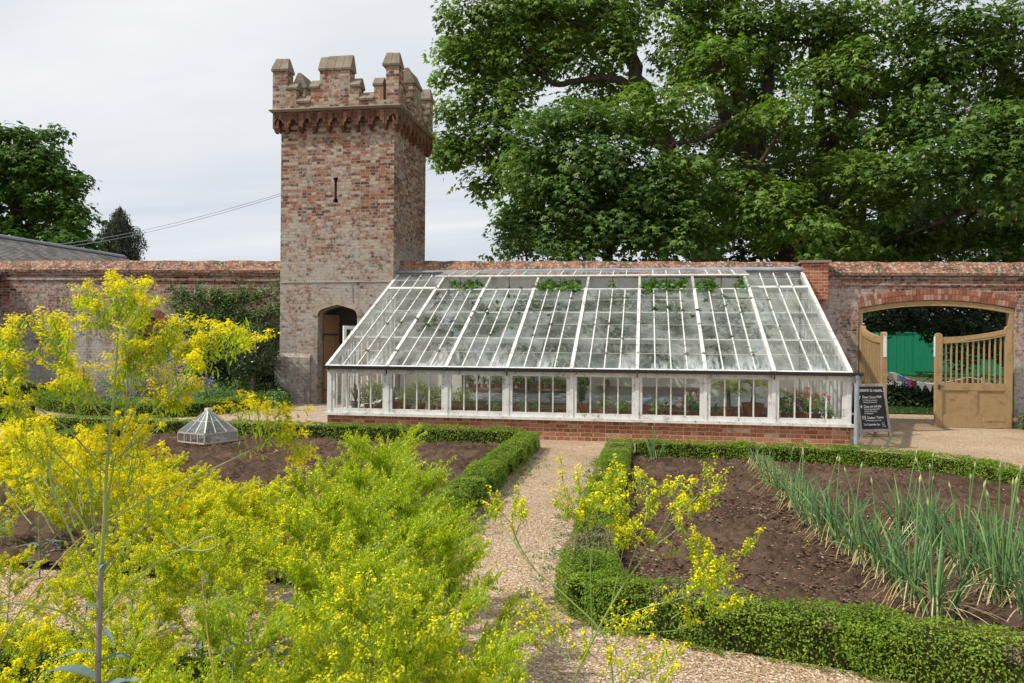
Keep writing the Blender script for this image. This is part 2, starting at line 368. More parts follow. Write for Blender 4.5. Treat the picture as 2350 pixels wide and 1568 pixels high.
M['woad_leaf'] = leaf_mat('woad_leaf', [(.0,(.09,.15,.13)),(.5,(.15,.22,.19)),(1,(.22,.29,.25))], .15, warm=(1,1.1,.8))
M['onion'] = leaf_mat('onion_leaf', [(.0,(.065,.15,.070)),(.45,(.125,.25,.095)),(.8,(.20,.33,.10)),(1,(.33,.40,.12))], .12, rough=.4, spec=.4)
M['onion_dry'] = leaf_mat('onion_dry_leaf', [(.0,(.30,.20,.09)),(.5,(.44,.32,.15)),(1,(.56,.46,.26))], .2)
M['onion_base'] = leaf_mat('onion_base', [(.0,(.20,.27,.11)),(1,(.40,.42,.24))], .15)
M['onion_bud'] = leaf_mat('onion_bud', [(.0,(.36,.42,.16)),(1,(.56,.58,.28))], .15)
M['herb'] = leaf_mat('herb_leaf', [(.0,(.07,.16,.05)),(.5,(.13,.26,.08)),(1,(.22,.36,.12))], .33)
M['grey_herb'] = leaf_mat('grey_herb_leaf', [(.0,(.08,.12,.075)),(.5,(.13,.18,.11)),(1,(.20,.25,.16))], .25)
M['bay_leaf'] = leaf_mat('bay_leaf', [(.0,(.018,.040,.014)),(.5,(.040,.075,.022)),(1,(.085,.13,.04))], .15, rough=.3, spec=.5)
M['pear_leaf'] = leaf_mat('pear_leaf', [(.0,(.055,.11,.03)),(.5,(.12,.20,.05)),(1,(.22,.31,.10))], .35)
M['vine_leaf'] = leaf_mat('vine_leaf', [(.0,(.05,.13,.02)),(.5,(.09,.21,.03)),(1,(.17,.30,.05))], .4)
M['fern'] = leaf_mat('feathery_leaf', [(.0,(.13,.22,.03)),(.5,(.22,.31,.05)),(1,(.32,.38,.08))], .35)
M['purple'] = leaf_mat('purple_petal', [(.0,(.28,.18,.46)),(1,(.48,.34,.68))], .3, warm=(1,1,1))
M['mauve'] = leaf_mat('mauve_petal', [(.0,(.30,.14,.30)),(1,(.46,.26,.44))], .3, warm=(1,1,1))
M['red_petal'] = leaf_mat('red_petal', [(.0,(.50,.02,.025)),(1,(.70,.07,.08))], .3, warm=(1,1,1))
M['pink_petal'] = leaf_mat('pink_petal', [(.0,(.62,.22,.36)),(1,(.78,.45,.55))], .3, warm=(1,1,1))
M['litter'] = leaf_mat('leaf_litter', [(.0,(.10,.06,.03)),(.5,(.22,.15,.07)),(.8,(.30,.26,.09)),(1,(.14,.20,.05))], .1)
M['grass'] = leaf_mat('grass_blade', [(.0,(.03,.07,.015)),(.5,(.055,.12,.02)),(1,(.10,.17,.035))], .3)

# ground colours
def _gravel(g, tint=(1,1,1)):
    p = g.pos()
    dn = g('TexNoise', {'Vector': p, 'Scale': 40.0, 'Detail': 2.0}); off = g('VectorMath', {0: dn.outputs['Color'], 'Scale': .012}, operation='SCALE').outputs[0]
    q = g('VectorMath', {0: p, 1: off}, operation='ADD').outputs[0]
    q = g.scale(q, 1, 1, .25)
    v = g('TexVoronoi', {'Vector': q, 'Scale': 62.0, 'Randomness': 1.0}); v2 = g('TexVoronoi', {'Vector': q, 'Scale': 120.0, 'Randomness': 1.0})
    cr = g('SeparateColor', {0: v.outputs['Color']}).outputs[0]; cr2 = g('SeparateColor', {0: v2.outputs['Color']}).outputs[1]
    stops = [(.0,(.20,.12,.065)),(.2,(.37,.23,.125)),(.45,(.51,.36,.215)),(.7,(.60,.45,.29)),(.88,(.69,.57,.43)),(1,(.75,.69,.60))]
    c = g.mix(g.rng(g.noise(p, 30, 2), .48, .56), g.ramp(cr, stops), g.ramp(cr2, stops))
    e = g.rng(v.outputs['Distance'], .45, .85)
    c = g.mix(g.math('MULTIPLY', e, .65), c, (.20,.13,.075))
    n = g.noise(p, .8, 6, .65); c = g.mix(g.rng(n, .40, .72, 0, .42), c, (.27,.185,.11)); c = g.mix(g.rng(g.noise(p, 3.5, 6, .75), .58, .72, 0, .30), c, (.19,.14,.085)); c = g.mix(g.rng(g.noise(p, .45, 4), .5, .7, 0, .25), c, (.66,.54,.39))
    w = g.rng(g.noise(p, 2.1, 6, .7), .66, .8, 0, .35); c = g.mix(w, c, (.16,.145,.06))
    h = g.math('SUBTRACT', g.math('MULTIPLY', cr, .5), g.math('ADD', v.outputs['Distance'], g.math('MULTIPLY', v2.outputs['Distance'], .4)))
    return g.pbr(c, .88, g.bump(h, .9, .012), spec=.2)
M['gravel'] = mat('gravel', _gravel)
def _soil(g):
    p = g.pos(); n = g.noise(p, 9, 8, .72); n2 = g.noise(p, 55, 5, .65); n3 = g.noise(p, 1.2, 3)
    c = g.ramp(n, [(.25,(.040,.025,.017)),(.5,(.092,.058,.038)),(.75,(.165,.108,.070))])
    c = g.mix(g.rng(n2, .56, .74, 0, .75), c, (.25,.16,.105)); c = g.mix(g.rng(n2, .30, .46, .6, 0), c, (.03,.018,.012)); c = g.mix(g.rng(n3, .42, .68, 0, .55), c, (.17,.112,.076)); c = g.mix(g.rng(g.noise(p, .7, 5, .6), .5, .68, 0, .5), c, (.04,.024,.017))
    return g.pbr(c, .95, g.bump(g.math('ADD', n, g.math('MULTIPLY', n2, .6)), 1.0, .03), spec=.1)
M['soil'] = mat('soil', _soil)
M['stone_chip'] = leaf_mat('stone_chip', [(.0,(.20,.12,.07)),(.3,(.40,.27,.16)),(.6,(.56,.42,.29)),(.85,(.66,.56,.44)),(1,(.74,.70,.63))], 0, rough=.85, spec=.2)
M['clod'] = leaf_mat('soil_clod', [(.0,(.055,.032,.022)),(.6,(.13,.076,.052)),(1,(.22,.14,.10))], 0, rough=.95, spec=.1)
M['paving'] = mat('paving', lambda g: g.pbr(g.ramp(g.noise(g.pos(), 6, 7, .7), [(.3,(.30,.215,.155)),(.55,(.42,.315,.235)),(.75,(.50,.40,.31))]), .9, g.bump(g.noise(g.pos(), 70, 4), .4, .01)))
M['turf'] = mat('turf', lambda g: g.pbr(g.ramp(g.noise(g.pos(), 14, 6, .7), [(.3,(.025,.05,.014)),(.7,(.06,.10,.024))]), .95, g.bump(g.noise(g.pos(), 40, 4), .8, .03)))
M['road'] = mat('road', lambda g: g.pbr(g.ramp(g.noise(g.pos(), 8, 5), [(.3,(.22,.19,.17)),(.7,(.33,.29,.26))]), .9))
M['green_paint'] = mat('green_paint', _paint((.006,.235,.115), .12, (.02,.14,.07), .5))
M['board_black'] = mat('blackboard', lambda g: g.pbr(g.ramp(g.noise(g.pos(), 14, 5), [(.3,(.012,.012,.013)),(.8,(.030,.030,.032))]), .6))
M['chalk'] = mat('chalk', lambda g: g.pbr((.78,.78,.76), .95))
SKY_STR = 1.03; SUN_STR = 4.6; EXPO = 0.0
# ================================================================== sky and sun
w = bpy.data.worlds.new('World'); S.world = w; w.use_nodes = True
nt = w.node_tree; nt.nodes.clear(); g = G(nt)
elev = math.asin(-SUN_DIR.z); rot = math.atan2(-SUN_DIR.x, -SUN_DIR.y)
sky = g('TexSky', sky_type='NISHITA', sun_disc=False, sun_elevation=elev, sun_rotation=rot, air_density=1.0, dust_density=2.0)
d = g('TexCoord').outputs['Generated']
sp = g('SeparateXYZ', {0: d})
zz = g.math('ADD', g.math('MAXIMUM', sp.outputs[2], 0.0), .12)
px = g.math('DIVIDE', sp.outputs[0], zz); py = g.math('DIVIDE', sp.outputs[1], zz)
cv = g('CombineXYZ', {0: g.math('ADD', g.math('MULTIPLY', px, .35), g.math('MULTIPLY', py, .30)), 1: g.math('MULTIPLY', py, 1.0), 2: 0.0}).outputs[0]
n1 = g.noise(cv, .75, 6, .55, .4)
n2 = g.noise(cv, .35, 3, .5)
cl = g.ramp(n1, [(.30,(.56,.63,.73)),(.43,(.70,.745,.81)),(.54,(.82,.845,.88)),(.68,(.97,.975,.98))])
cl = g.mix(g.rng(sp.outputs[2], .0, .22, .55, 0), cl, (.60,.69,.78))
cover = g.rng(g.math('ADD', g.math('MULTIPLY', n1, .5), g.math('MULTIPLY', n2, .5)), .22, .46, .80, .97)
sk = g.mix(1.0, sky.outputs[0], (.10,.10,.10,1), 'MULTIPLY')
bg = g('Background', {'Color': g.mix(cover, sk, cl), 'Strength': SKY_STR})
ow = nt.nodes.new('ShaderNodeOutputWorld'); nt.links.new(bg.outputs[0], ow.inputs[0])
sun_d = bpy.data.lights.new('sun', 'SUN'); sun_d.energy = SUN_STR; sun_d.angle = math.radians(1.2); sun_d.color = (1.0, .945, .855)
sun = bpy.data.objects.new('sun', sun_d); C.objects.link(sun); sun.location = (-20, -10, 30); sun.rotation_euler = SUN_DIR.to_track_quat('-Z', 'Y').to_euler()
S.view_settings.view_transform = 'Standard'; S.view_settings.look = 'None'; S.view_settings.exposure = EXPO; S.view_settings.gamma = 1
S.cycles.max_bounces = 8; S.cycles.diffuse_bounces = 3; S.cycles.glossy_bounces = 3; S.cycles.transmission_bounces = 6; S.cycles.transparent_max_bounces = 24
S.cycles.use_denoising = True; S.cycles.sample_clamp_indirect = 6; S.cycles.caustics_reflective = False; S.cycles.caustics_refractive = False

# ================================================================== ground
def sst(t): t = np.clip(t, 0, 1); return t*t*(3-2*t)
def gz(x, y):
    x = np.asarray(x, float); y = np.asarray(y, float)
    return .20*sst((-x-4.6)/2.6)*sst((y-13.2)/3.6)*sst((60-y)/20)
xs = np.concatenate([[-400,-150,-70,-40], np.arange(-30, 16.01, .4), [22, 40, 80, 160, 400]])
ys = np.concatenate([[-60,-20,-5], np.arange(-2, 22.01, .4), [26,32,40,60,120,260,500]])
X, Y = np.meshgrid(xs, ys); m = MB(); m.grid(X, Y, gz(X, Y)+.012*(vn(X*.8, Y*.8, 3)-.5)*((np.abs(X) < 20) & (Y < 24)))
struct(m.build('ground', M['gravel'], smooth=True))
def sheet(name, pts, mt, dz):
    """flat piece of surface that follows the ground a few millimetres above it"""
    x0, x1 = min(p[0] for p in pts), max(p[0] for p in pts); y0, y1 = min(p[1] for p in pts), max(p[1] for p in pts)
    X, Y = np.meshgrid(np.linspace(x0, x1, 40), np.linspace(y0, y1, 24))
    m = MB(); m.grid(X, Y, gz(X, Y)+dz); return struct(m.build(name, mt, smooth=True))
sheet('path', [(-8.4, 14.3), (-5.75, 17.38)], M['paving'], .02)
sheet('path', [(-14, 14.25), (-8.4, 15.3)], M['gravel'], .016)
sheet('lawn', [(-6, 20.6), (30, 33)], M['turf'], .02)
sheet('road', [(-40, 34), (60, 38.5)], M['road'], .02)
sheet('lawn', [(-40, 38.6), (60, 60)], M['turf'], .02)

def inside(poly, X, Y):
    r = np.zeros(X.shape, bool); n = len(poly)
    for i in range(n):
        (ax, ay), (bx, by) = poly[i], poly[(i+1) % n]
        c = ((ay > Y) != (by > Y)) & (X < (bx-ax)*(Y-ay)/(by-ay+1e-12)+ax); r ^= c
    return r
def soil_bed(poly, step, seed, base=.015):
    xs = [p[0] for p in poly]; ys = [p[1] for p in poly]
    X, Y = np.meshgrid(np.arange(min(xs), max(xs), step), np.arange(min(ys), max(ys), step))
    Z = base+.05*(vn(X*1.3, Y*1.3, seed)-.5)+.05*(vn(X*5, Y*5, seed+1)-.5)+.055*np.abs(vn(X*9, Y*9, seed+2)-.5)*2+.060*np.maximum(vn(X*17, Y*17, seed+3)-.45, 0)*2*vn(X*3, Y*3, seed+7)+.040*(vn(X*32, Y*32, seed+4)-.5)
    Z = Z+gz(X, Y); kc = inside(poly, X[:-1, :-1]+step/2, Y[:-1, :-1]+step/2)
    m = MB(); m.grid(X, Y, Z, 0, kc)
    return struct(m.build('soil_bed', M['soil'], smooth=True))
RB = [(-.36, 4.95), (.45, 4.62), (1.3, 4.52), (2.2, 4.30), (4.2, 4.0), (4.6, 9.4), (4.2, 10.6), (3.5, 11.3), (2.6, 11.62), (-.36, 11.85)]
soil_bed(RB, .022, 11)
LB = [(-9.0, 5.15), (-1.85, 5.15), (-1.85, 12.7), (-9.0, 12.9)]
soil_bed(LB, .035, 21)

# ================================================================== garden walls
YW = 17.85
_arch = leaf_mat('arch_brick', [(.0,(.13,.055,.04)),(.4,(.27,.105,.065)),(.75,(.36,.17,.11)),(1,(.44,.34,.28))], 0, rough=.92, spec=.12)
def arch_curve(x0, x1, zs, za, n=20):
    """segmental arch from (x0, zs) over the crown za to (x1, zs)"""
    c = (x1-x0)/2; h = za-zs; R = (c*c+h*h)/(2*h); t = math.asin(c/R)
    return [((x0+x1)/2+R*math.sin(a), za-R+R*math.cos(a)) for a in np.linspace(-t, t, n)]
def extrude_x(mb, xs, prof, mat=0):
    P = [prof(x) for x in xs]; k = len(P[0])
    v = [(x, y, z) for x, p in zip(xs, P) for y, z in p]
    f = [(i*k+j, i*k+(j+1) % k, (i+1)*k+(j+1) % k, (i+1)*k+j) for i in range(len(xs)-1) for j in range(k)]
    mb.add(v, f, mat); b = mb.n-len(v)
    mb.f.append((np.array([list(range(b, b+k))]), mat)); mb.f.append((np.array([list(range(b+(len(xs)-1)*k, b+len(xs)*k))[::-1]]), mat))
def garden_wall(label, x0, x1, ztop, holes=(), z0=-.3):
    t = thing('garden_wall', label, 'wall', (x0, YW, 0))
    zt = lambda x: ztop[0]+(ztop[1]-ztop[0])*(x-x0)/(x1-x0)
    m = MB(); outer = [(x0, z0), (x1, z0), (x1, zt(x1)-.3), (x0, zt(x0)-.3)]
    fn = lambda u, w, dd: (u, dd, w)
    m.plate(outer, list(holes), fn, YW, YW+.42); m.plate(outer[::-1], [h[::-1] for h in holes], fn, YW+.42, YW+.42)
    for x, q in ((x0, 1), (x1, 0)): m.add([(x, YW, z0), (x, YW+.42, z0), (x, YW+.42, zt(x)-.3), (x, YW, zt(x)-.3)], [(0,1,2,3)])
    m.build('wall', M['wall_brick'], t, uv=True)
    rg = np.random.default_rng(int(abs(x0)*100)); n = max(3, int((x1-x0)/.24)); xs = np.linspace(x0, x1, n)
    J = {x: rg.normal(size=3)*.008 for x in xs}
    def prof(x):
        z = zt(x); j = J[x]
        return [(YW-.075, z-.31), (YW-.085+j[0]*.5, z-.245), (YW-.03, z-.205+j[1]*.4), (YW+.14, z+j[1]), (YW+.28, z+j[2]), (YW+.48, z-.22), (YW+.48, z-.31)]
    m = MB(); extrude_x(m, list(xs), prof); m.build('coping', M['coping_brick'], t, uv=True)
    m = MB()
    extrude_x(m, [x0, x1], lambda x: [(YW-.045, zt(x)-.375), (YW-.055, zt(x)-.33), (YW-.055, zt(x)-.312), (YW+.05, zt(x)-.312), (YW+.05, zt(x)-.375)])
    extrude_x(m, [x0, x1], lambda x: [(YW-.02, zt(x)-.52), (YW-.032, zt(x)-.50), (YW-.032, zt(x)-.45), (YW+.05, zt(x)-.44), (YW+.05, zt(x)-.52)])
    m.build('string_course', M['wall_brick'], t, uv=True)
    return t
def voussoirs(mb, x0, x1, zs, za, r0, r1, bw, y0, y1):
    c = (x1-x0)/2; h = za-zs; R = (c*c+h*h)/(2*h); a0 = math.asin(c/R); cx, cz = (x0+x1)/2, za-R
    n = int(2*a0*(R+r0)/bw); rg = np.random.default_rng(7)
    for i in range(n):
        p = -a0+2*a0*(i+.07)/n; q = -a0+2*a0*(i+.93)/n; e = rg.uniform(0, .006)
        P = lambda a, r, y: (cx+(R+r)*math.sin(a), y, cz+(R+r)*math.cos(a))
        mb.hexa([P(p, r0, y0-e), P(q, r0, y0-e), P(q, r0, y1), P(p, r0, y1), P(p, r1, y0-e), P(q, r1, y0-e), P(q, r1, y1), P(p, r1, y1)])
# wall left of the tower, with a plank door in it
dx0, dx1 = -12.42, -11.62
dl = [(dx0, -.25), (dx1, -.25)]+arch_curve(dx0, dx1, 2.02, 2.22, 12)[::-1]
t = garden_wall('long weathered red brick garden wall with mossy coping left of the tower', -16.3, -8.385, (3.66, 3.585), [dl], -.3)
o = thing('plank_door', 'brown plank door in the brick wall behind the yellow flowers', 'door', ((dx0+dx1)/2, YW+.2, .1))
m = MB()
for i in range(6): a = dx0+(dx1-dx0)*i/6; m.box(a+.003, a+(dx1-dx0)/6-.003, YW+.19, YW+.23, .1, 2.2)
m.build('door_leaf', M['door_wood'], o)
m = MB()
for z in (.55, 1.75): m.box(dx0+.02, dx0+.55, YW+.178, YW+.189, z, z+.05)
m.build('strap_hinge', M['black_iron'], o)
m = MB(); voussoirs(m, dx0, dx1, 2.02, 2.22, .01, .22, .075, YW-.012, YW+.05); m.build('arch', _arch, t)
# wall right of the tower with the gate opening
gx0, gx1 = 4.46, 7.50
gh = [(gx0, -.29), (gx1, -.29)]+arch_curve(gx0, gx1, 2.45, 2.62, 24)[::-1]
t = garden_wall('red brick garden wall with arched gate opening, greenhouse leaning against it', -5.645, 15.0, (3.56, 3.33), [gh], -.3)
m = MB(); voussoirs(m, gx0, gx1, 2.45, 2.62, .012, .118, .068, YW-.006, YW+.06); voussoirs(m, gx0, gx1, 2.45, 2.62, .13, .235, .068, YW-.006, YW+.06); m.build('arch', _arch, t)
m = MB(); m.tube([(3.83, YW-.07, 3.05), (3.86, YW-.07, 3.12), (3.95, YW-.07, 3.14), (8, YW-.07, 3.10), (15, YW-.07, 3.03)], .016, 8); m.build('pipe', M['black_iron'], t)
p = thing('brick_pier', 'orange red brick pier with flat stone cap beside greenhouse roof', 'pier', (3.54, YW-.12, 2.5))
m = MB(); m.box(3.285, 3.80, YW-.22, YW-.001, 2.62, 3.40); m.box(3.30, 3.70, YW-.14, YW-.002, 1.9, 2.617); m.build('shaft', M['pier_brick'], p, uv=True)
m = MB(); m.box(3.235, 3.85, YW-.27, YW+.12, 3.402, 3.455); m.build('cap', M['stone'], p)

# ================================================================== tower
TX0, TX1, TY0, TY1 = -8.385, -5.65, 17.40, 20.02
tw = thing('brick_tower', 'tall square red brick tower with battlements and arrow slit', 'tower', ((TX0+TX1)/2, (TY0+TY1)/2, .1))
ddx0, ddx1 = -7.455, -6.50; dm = (ddx0+ddx1)/2
def tudor(off=0, n=9):
    hw = (ddx1-ddx0)/2+off; top = 2.505+off*1.0; zs = 2.25
    L = []
    for s in np.linspace(0, 1, n):
        a = s*PI/2; r = .16+off*.8
        if s < .62: b = s/.62*math.radians(88); L.append((dm-hw+r-r*math.cos(b), zs+r*math.sin(b)))
    x, z = L[-1]
    for s in np.linspace(.25, 1, 5): L.append((x+(dm-x)*s, z+(top-z)*(s**.93)))
    return L+[(2*dm-x, z) for x, z in L[::-1][1:]]
door_h = [(ddx0, .02), (ddx1, .02)]+tudor()[::-1]
def slit(c, z0, z1, w): h = w/2; e = h*2.0; return [(c-e, z0), (c+e, z0), (c+e*.9, z0+.05), (c+h, z0+.11), (c+h, z1-.10), (c+e*.8, z1-.05), (c+e*.8, z1), (c-e*.8, z1), (c-e*.8, z1-.05), (c-h, z1-.10), (c-h, z0+.11), (c-e*.9, z0+.05)]
ZB, ZC = -.3, 6.70
m = MB(); ff = lambda u, v, dd: (u, dd, v); fs = lambda u, v, dd: (dd, u, v)
m.plate([(TX0, ZB), (TX1, ZB), (TX1, ZC), (TX0, ZC)], [door_h, slit(-7.045, 4.85, 5.43, .065)], ff, TY0, TY0+.45)
m.plate([(TY0, ZB), (TY1, ZB), (TY1, ZC), (TY0, ZC)], [slit(18.75, 4.75, 5.3, .05)], fs, TX1, TX1-.45)
m.add([(TX0, TY0, ZB), (TX0, TY1, ZB), (TX0, TY1, ZC), (TX0, TY0, ZC), (TX1, TY1, ZB), (TX1, TY1, ZC)], [(0,1,2,3), (1,4,5,2)])
m.add([(TX0+.4, TY0+.45, ZB), (TX0+.4, TY1-.4, ZB), (TX1-.4, TY1-.4, ZB), (TX1-.4, TY0+.45, ZB), (TX0+.4, TY0+.45, ZC), (TX0+.4, TY1-.4, ZC), (TX1-.4, TY1-.4, ZC), (TX1-.4, TY0+.45, ZC)],
      [(0,1,5,4), (1,2,6,5), (2,3,7,6), (4,5,6,7), (0,3,2,1)])
m.box(TX0+.01, TX1-.01, TY0+.01, TY1-.01, ZC, 6.855)
m.build('wall', M['tower_brick'], tw, uv=True)
m = MB()   # low plinth either side of the door
for a, b in ((TX0-.09, ddx0-.16),): m.hexa([(a, TY0-.07, ZB), (b, TY0-.07, ZB), (b, TY0+.2, ZB), (a, TY0+.2, ZB), (a, TY0-.07, 1.28), (b, TY0-.07, 1.28), (b, TY0+.2, 1.28), (a, TY0+.2, 1.28)])
m.hexa([(TX0-.09, TY0-.07, 1.282), (ddx0-.16, TY0-.07, 1.282), (ddx0-.16, TY0+.2, 1.282), (TX0-.09, TY0+.2, 1.282), (TX0-.002, TY0-.002, 1.37), (ddx0-.16, TY0-.002, 1.37), (ddx0-.16, TY0+.2, 1.37), (TX0-.002, TY0+.2, 1.37)])
m.build('plinth', M['tower_brick'], tw, uv=True)
m = MB(); i_, o_ = tudor(0), tudor(.125)
rg = np.random.default_rng(4)
for k in range(len(i_)-1):
    q = [i_[k], i_[k+1], o_[k+1], o_[k]]; e = rg.uniform(.012, .02)
    m.prism(q, ff, TY0-e, TY0+.12)
m.build('door_arch', M['stone_pale'], tw)
dr = thing('tower_door', 'tall brown plank door standing ajar inside the tower archway', 'door', (ddx0+.02, TY0+.30, .1))
m = MB()
for i in range(4): m.box(i*.108+.002, (i+1)*.108-.002, -.02, .02, -.05, 2.18)
o = m.build('door_leaf', M['door_wood'], None); o.parent = dr; dr.rotation_euler.z = math.radians(58)
m = MB()
for z in (.4, 1.7): m.box(.0, .4, -.034, -.021, z, z+.04)
o = m.build('strap_hinge', M['black_iron'], None); o.parent = dr
m = MB(); m.tube([(TX0, TY0-.012, 3.02), (TX1, TY0-.012, 3.03)], .008, 5); m.tube([(-6.62, TY0-.012, 3.02), (-6.62, TY0-.012, 2.58)], .007, 5); m.build('cable', M['lead'], tw)
# corbel table, string course and parapet
PX0, PX1, PY0, PY1 = TX0-.145, TX1+.145, TY0-.16, TY1+.145
def side_frames():
    yield lambda a, dd, z: (PX0+a, PY0+dd, z), PX1-PX0
    yield lambda a, dd, z: (PX1-dd, PY0+a, z), PY1-PY0
    yield lambda a, dd, z: (PX1-a, PY1-dd, z), PX1-PX0
    yield lambda a, dd, z: (PX0+dd, PY1-a, z), PY1-PY0
m = MB(); ms = MB()
for fr, L in side_frames():
    n = 9; wd = L/n
    for i in range(n):
        c = wd*(i+.5); r = .112; a0 = wd*i+(.004 if i else 0); a1 = wd*(i+1)-(.004 if i < n-1 else 0); zs, zb = 6.665, 6.57
        P = [(a0, 6.86), (a0, zb), (c-r, zb)]+[(c-r*math.cos(b), zs+r*1.32*math.sin(b)) for b in np.linspace(0, PI, 9)]+[(c+r, zb), (a1, zb), (a1, 6.86)]
        m.prism(P, lambda u, v, dd: fr(u, dd, v), .012, .143)
        m.prism([(c-r*math.cos(b), zs+r*1.32*math.sin(b)) for b in np.linspace(0, PI, 9)]+[(c-(r-.035)*math.cos(b), zs+(r-.03)*1.32*math.sin(b)) for b in np.linspace(PI, 0, 9)], lambda u, v, dd: fr(u, dd, v), .0, .10)
    for i in range(n+1):
        c = wd*i if 0 < i < n else (.06 if i == 0 else L-.06); q = .045
        for (h0, h1, e0, e1, s) in ((6.59, 6.53, .0, .05, 1.0), (6.528, 6.475, .045, .10, .8)):
            m.hexa([fr(c-q*s*.8, e1, h1), fr(c+q*s*.8, e1, h1), fr(c+q*s*.8, .165, h1), fr(c-q*s*.8, .165, h1), fr(c-q*s, e0, h0), fr(c+q*s, e0, h0), fr(c+q*s, .165, h0), fr(c-q*s, .165, h0)])
m.box(PX0+.005, PX1-.005, PY0+.005, PY1-.005, 6.862, 6.93)
m.build('corbel_table', M['terracotta'], tw, uv=True)
ms.hexa([(PX0-.03, PY0-.03, 6.932), (PX1+.03, PY0-.03, 6.932), (PX1+.03, PY1+.03, 6.932), (PX0-.03, PY1+.03, 6.932), (PX0-.075, PY0-.075, 6.975), (PX1+.075, PY0-.075, 6.975), (PX1+.075, PY1+.075, 6.975), (PX0-.075, PY1+.075, 6.975)])
ms.hexa([(PX0-.075, PY0-.075, 6.977), (PX1+.075, PY0-.075, 6.977), (PX1+.075, PY1+.075, 6.977), (PX0-.075, PY1+.075, 6.977), (PX0-.002, PY0-.002, 7.02), (PX1+.002, PY0-.002, 7.02), (PX1+.002, PY1+.002, 7.02), (PX0-.002, PY1+.002, 7.02)])
ms.build('string_course', M['stone'], tw)
Z0, TH = 7.02, .30
def coping(mb, fr, a0, a1, z, h, TH=TH, lip=.03, hip=0.0, seed=0):
    rg = np.random.default_rng(seed+int(a0*100)); n = max(1, int(round((a1-a0)/.18)))
    for i in range(n):
        p, q = a0-lip+(a1-a0+2*lip)*i/n+.004, a0-lip+(a1-a0+2*lip)*(i+1)/n-.004; e = rg.uniform(-.01, .01)
        hp, hq = (hip if i == 0 else 0), (hip if i == n-1 else 0)
        A = [(-lip, z), (-lip-.01, z+.045), (TH*.38, z+h+e), (TH*.62, z+h+e), (TH+lip+.01, z+.045), (TH+lip, z)]
        v = [fr(p+(hp if k in (2, 3) else 0), dd, zz_) for k, (dd, zz_) in enumerate(A)]+[fr(q-(hq if k in (2, 3) else 0), dd, zz_) for k, (dd, zz_) in enumerate(A)]
        mb.add(v, [(k, (k+1) % 6, (k+1) % 6+6, k+6) for k in range(6)]); b = mb.n-12
        mb.f.append((np.array([[b+5, b+4, b+3, b+2, b+1, b]]), 0)); mb.f.append((np.array([[b+6, b+7, b+8, b+9, b+10, b+11]]), 0))
mp = MB(); PC = []; mp.box(PX0, PX1, PY0, PY0+TH, Z0-.03, Z0+.10); mp.box(PX0, PX0+TH, PY0+TH, PY1-TH, Z0-.03, Z0+.10); mp.box(PX1-TH, PX1, PY0+TH, PY1-TH, Z0-.03, Z0+.10); mp.box(PX0, PX1, PY1-TH, PY1, Z0-.03, Z0+.10)
for si, (fr, L) in enumerate(side_frames()):
    k = L/3.08; a = [0]
    for s_ in (.37, .22, .36, .22, .74, .22, .36, .22, .37): a.append(a[-1]+s_*k)
    f = L/a[-1]; a = [q*f for q in a]
    bx = lambda mb, a0, a1, z1: mb.hexa([fr(a0, 0, Z0+.101), fr(a1, 0, Z0+.101), fr(a1, TH, Z0+.101), fr(a0, TH, Z0+.101), fr(a0, 0, z1), fr(a1, 0, z1), fr(a1, TH, z1), fr(a0, TH, z1)])
    for i in (2, 6): mc = MB(); coping(mc, fr, a[i]+.035, a[i+1]-.035, Z0+.102, .20, lip=.028, seed=si); PC.append(mc)
    # corner merlon with its steps on this side
    b = MB(); c = MB(); c2 = MB(); c3 = MB(); bx(b, a[0]+(.001 if si % 2 else 0), a[1], Z0+.86); bx(b, a[1]+.001, a[2], Z0+.42)
    (coping(c, list(side_frames())[0][0], PX1-PX0-.37*k2, PX1-PX0, Z0+.862, .33, hip=.05, seed=si) if si == 1 else coping(c, fr, a[0], a[1], Z0+.862, .33, hip=.05, seed=si)); coping(c2, fr, a[1]+.034, a[2], Z0+.422, .22, seed=si+5)
    fr2, L2 = list(side_frames())[si-1]; k2 = L2/3.08; s1, s2 = .37*k2, .22*k2
    b.hexa([fr2(L2-s1-s2, 0, Z0+.101), fr2(L2-s1-.001, 0, Z0+.101), fr2(L2-s1-.001, TH, Z0+.101), fr2(L2-s1-s2, TH, Z0+.101), fr2(L2-s1-s2, 0, Z0+.42), fr2(L2-s1-.001, 0, Z0+.42), fr2(L2-s1-.001, TH, Z0+.42), fr2(L2-s1-s2, TH, Z0+.42)])
    coping(c3, fr2, L2-s1-s2, L2-s1-.034, Z0+.422, .22, seed=si+9)
    o = b.build('merlon', M['tower_brick'], tw, uv=True); [q.build('coping', M['stone'], o) for q in (c, c2, c3)]
    b = MB(); c = MB(); c2 = MB(); c3 = MB(); bx(b, a[3], a[4]-.001, Z0+.42); bx(b, a[4], a[5], Z0+.82); bx(b, a[5]+.001, a[6], Z0+.42)
    coping(c, fr, a[4], a[5], Z0+.822, .36, seed=si+2); coping(c2, fr, a[3], a[4]-.034, Z0+.422, .22, seed=si+3); coping(c3, fr, a[5]+.034, a[6], Z0+.422, .22, seed=si+4)
    o = b.build('merlon', M['tower_brick'], tw, uv=True); [q.build('coping', M['stone'], o) for q in (c, c2, c3)]
mp.build('parapet', M['tower_brick'], tw, uv=True); [q.build('coping', M['stone'], tw) for q in PC]

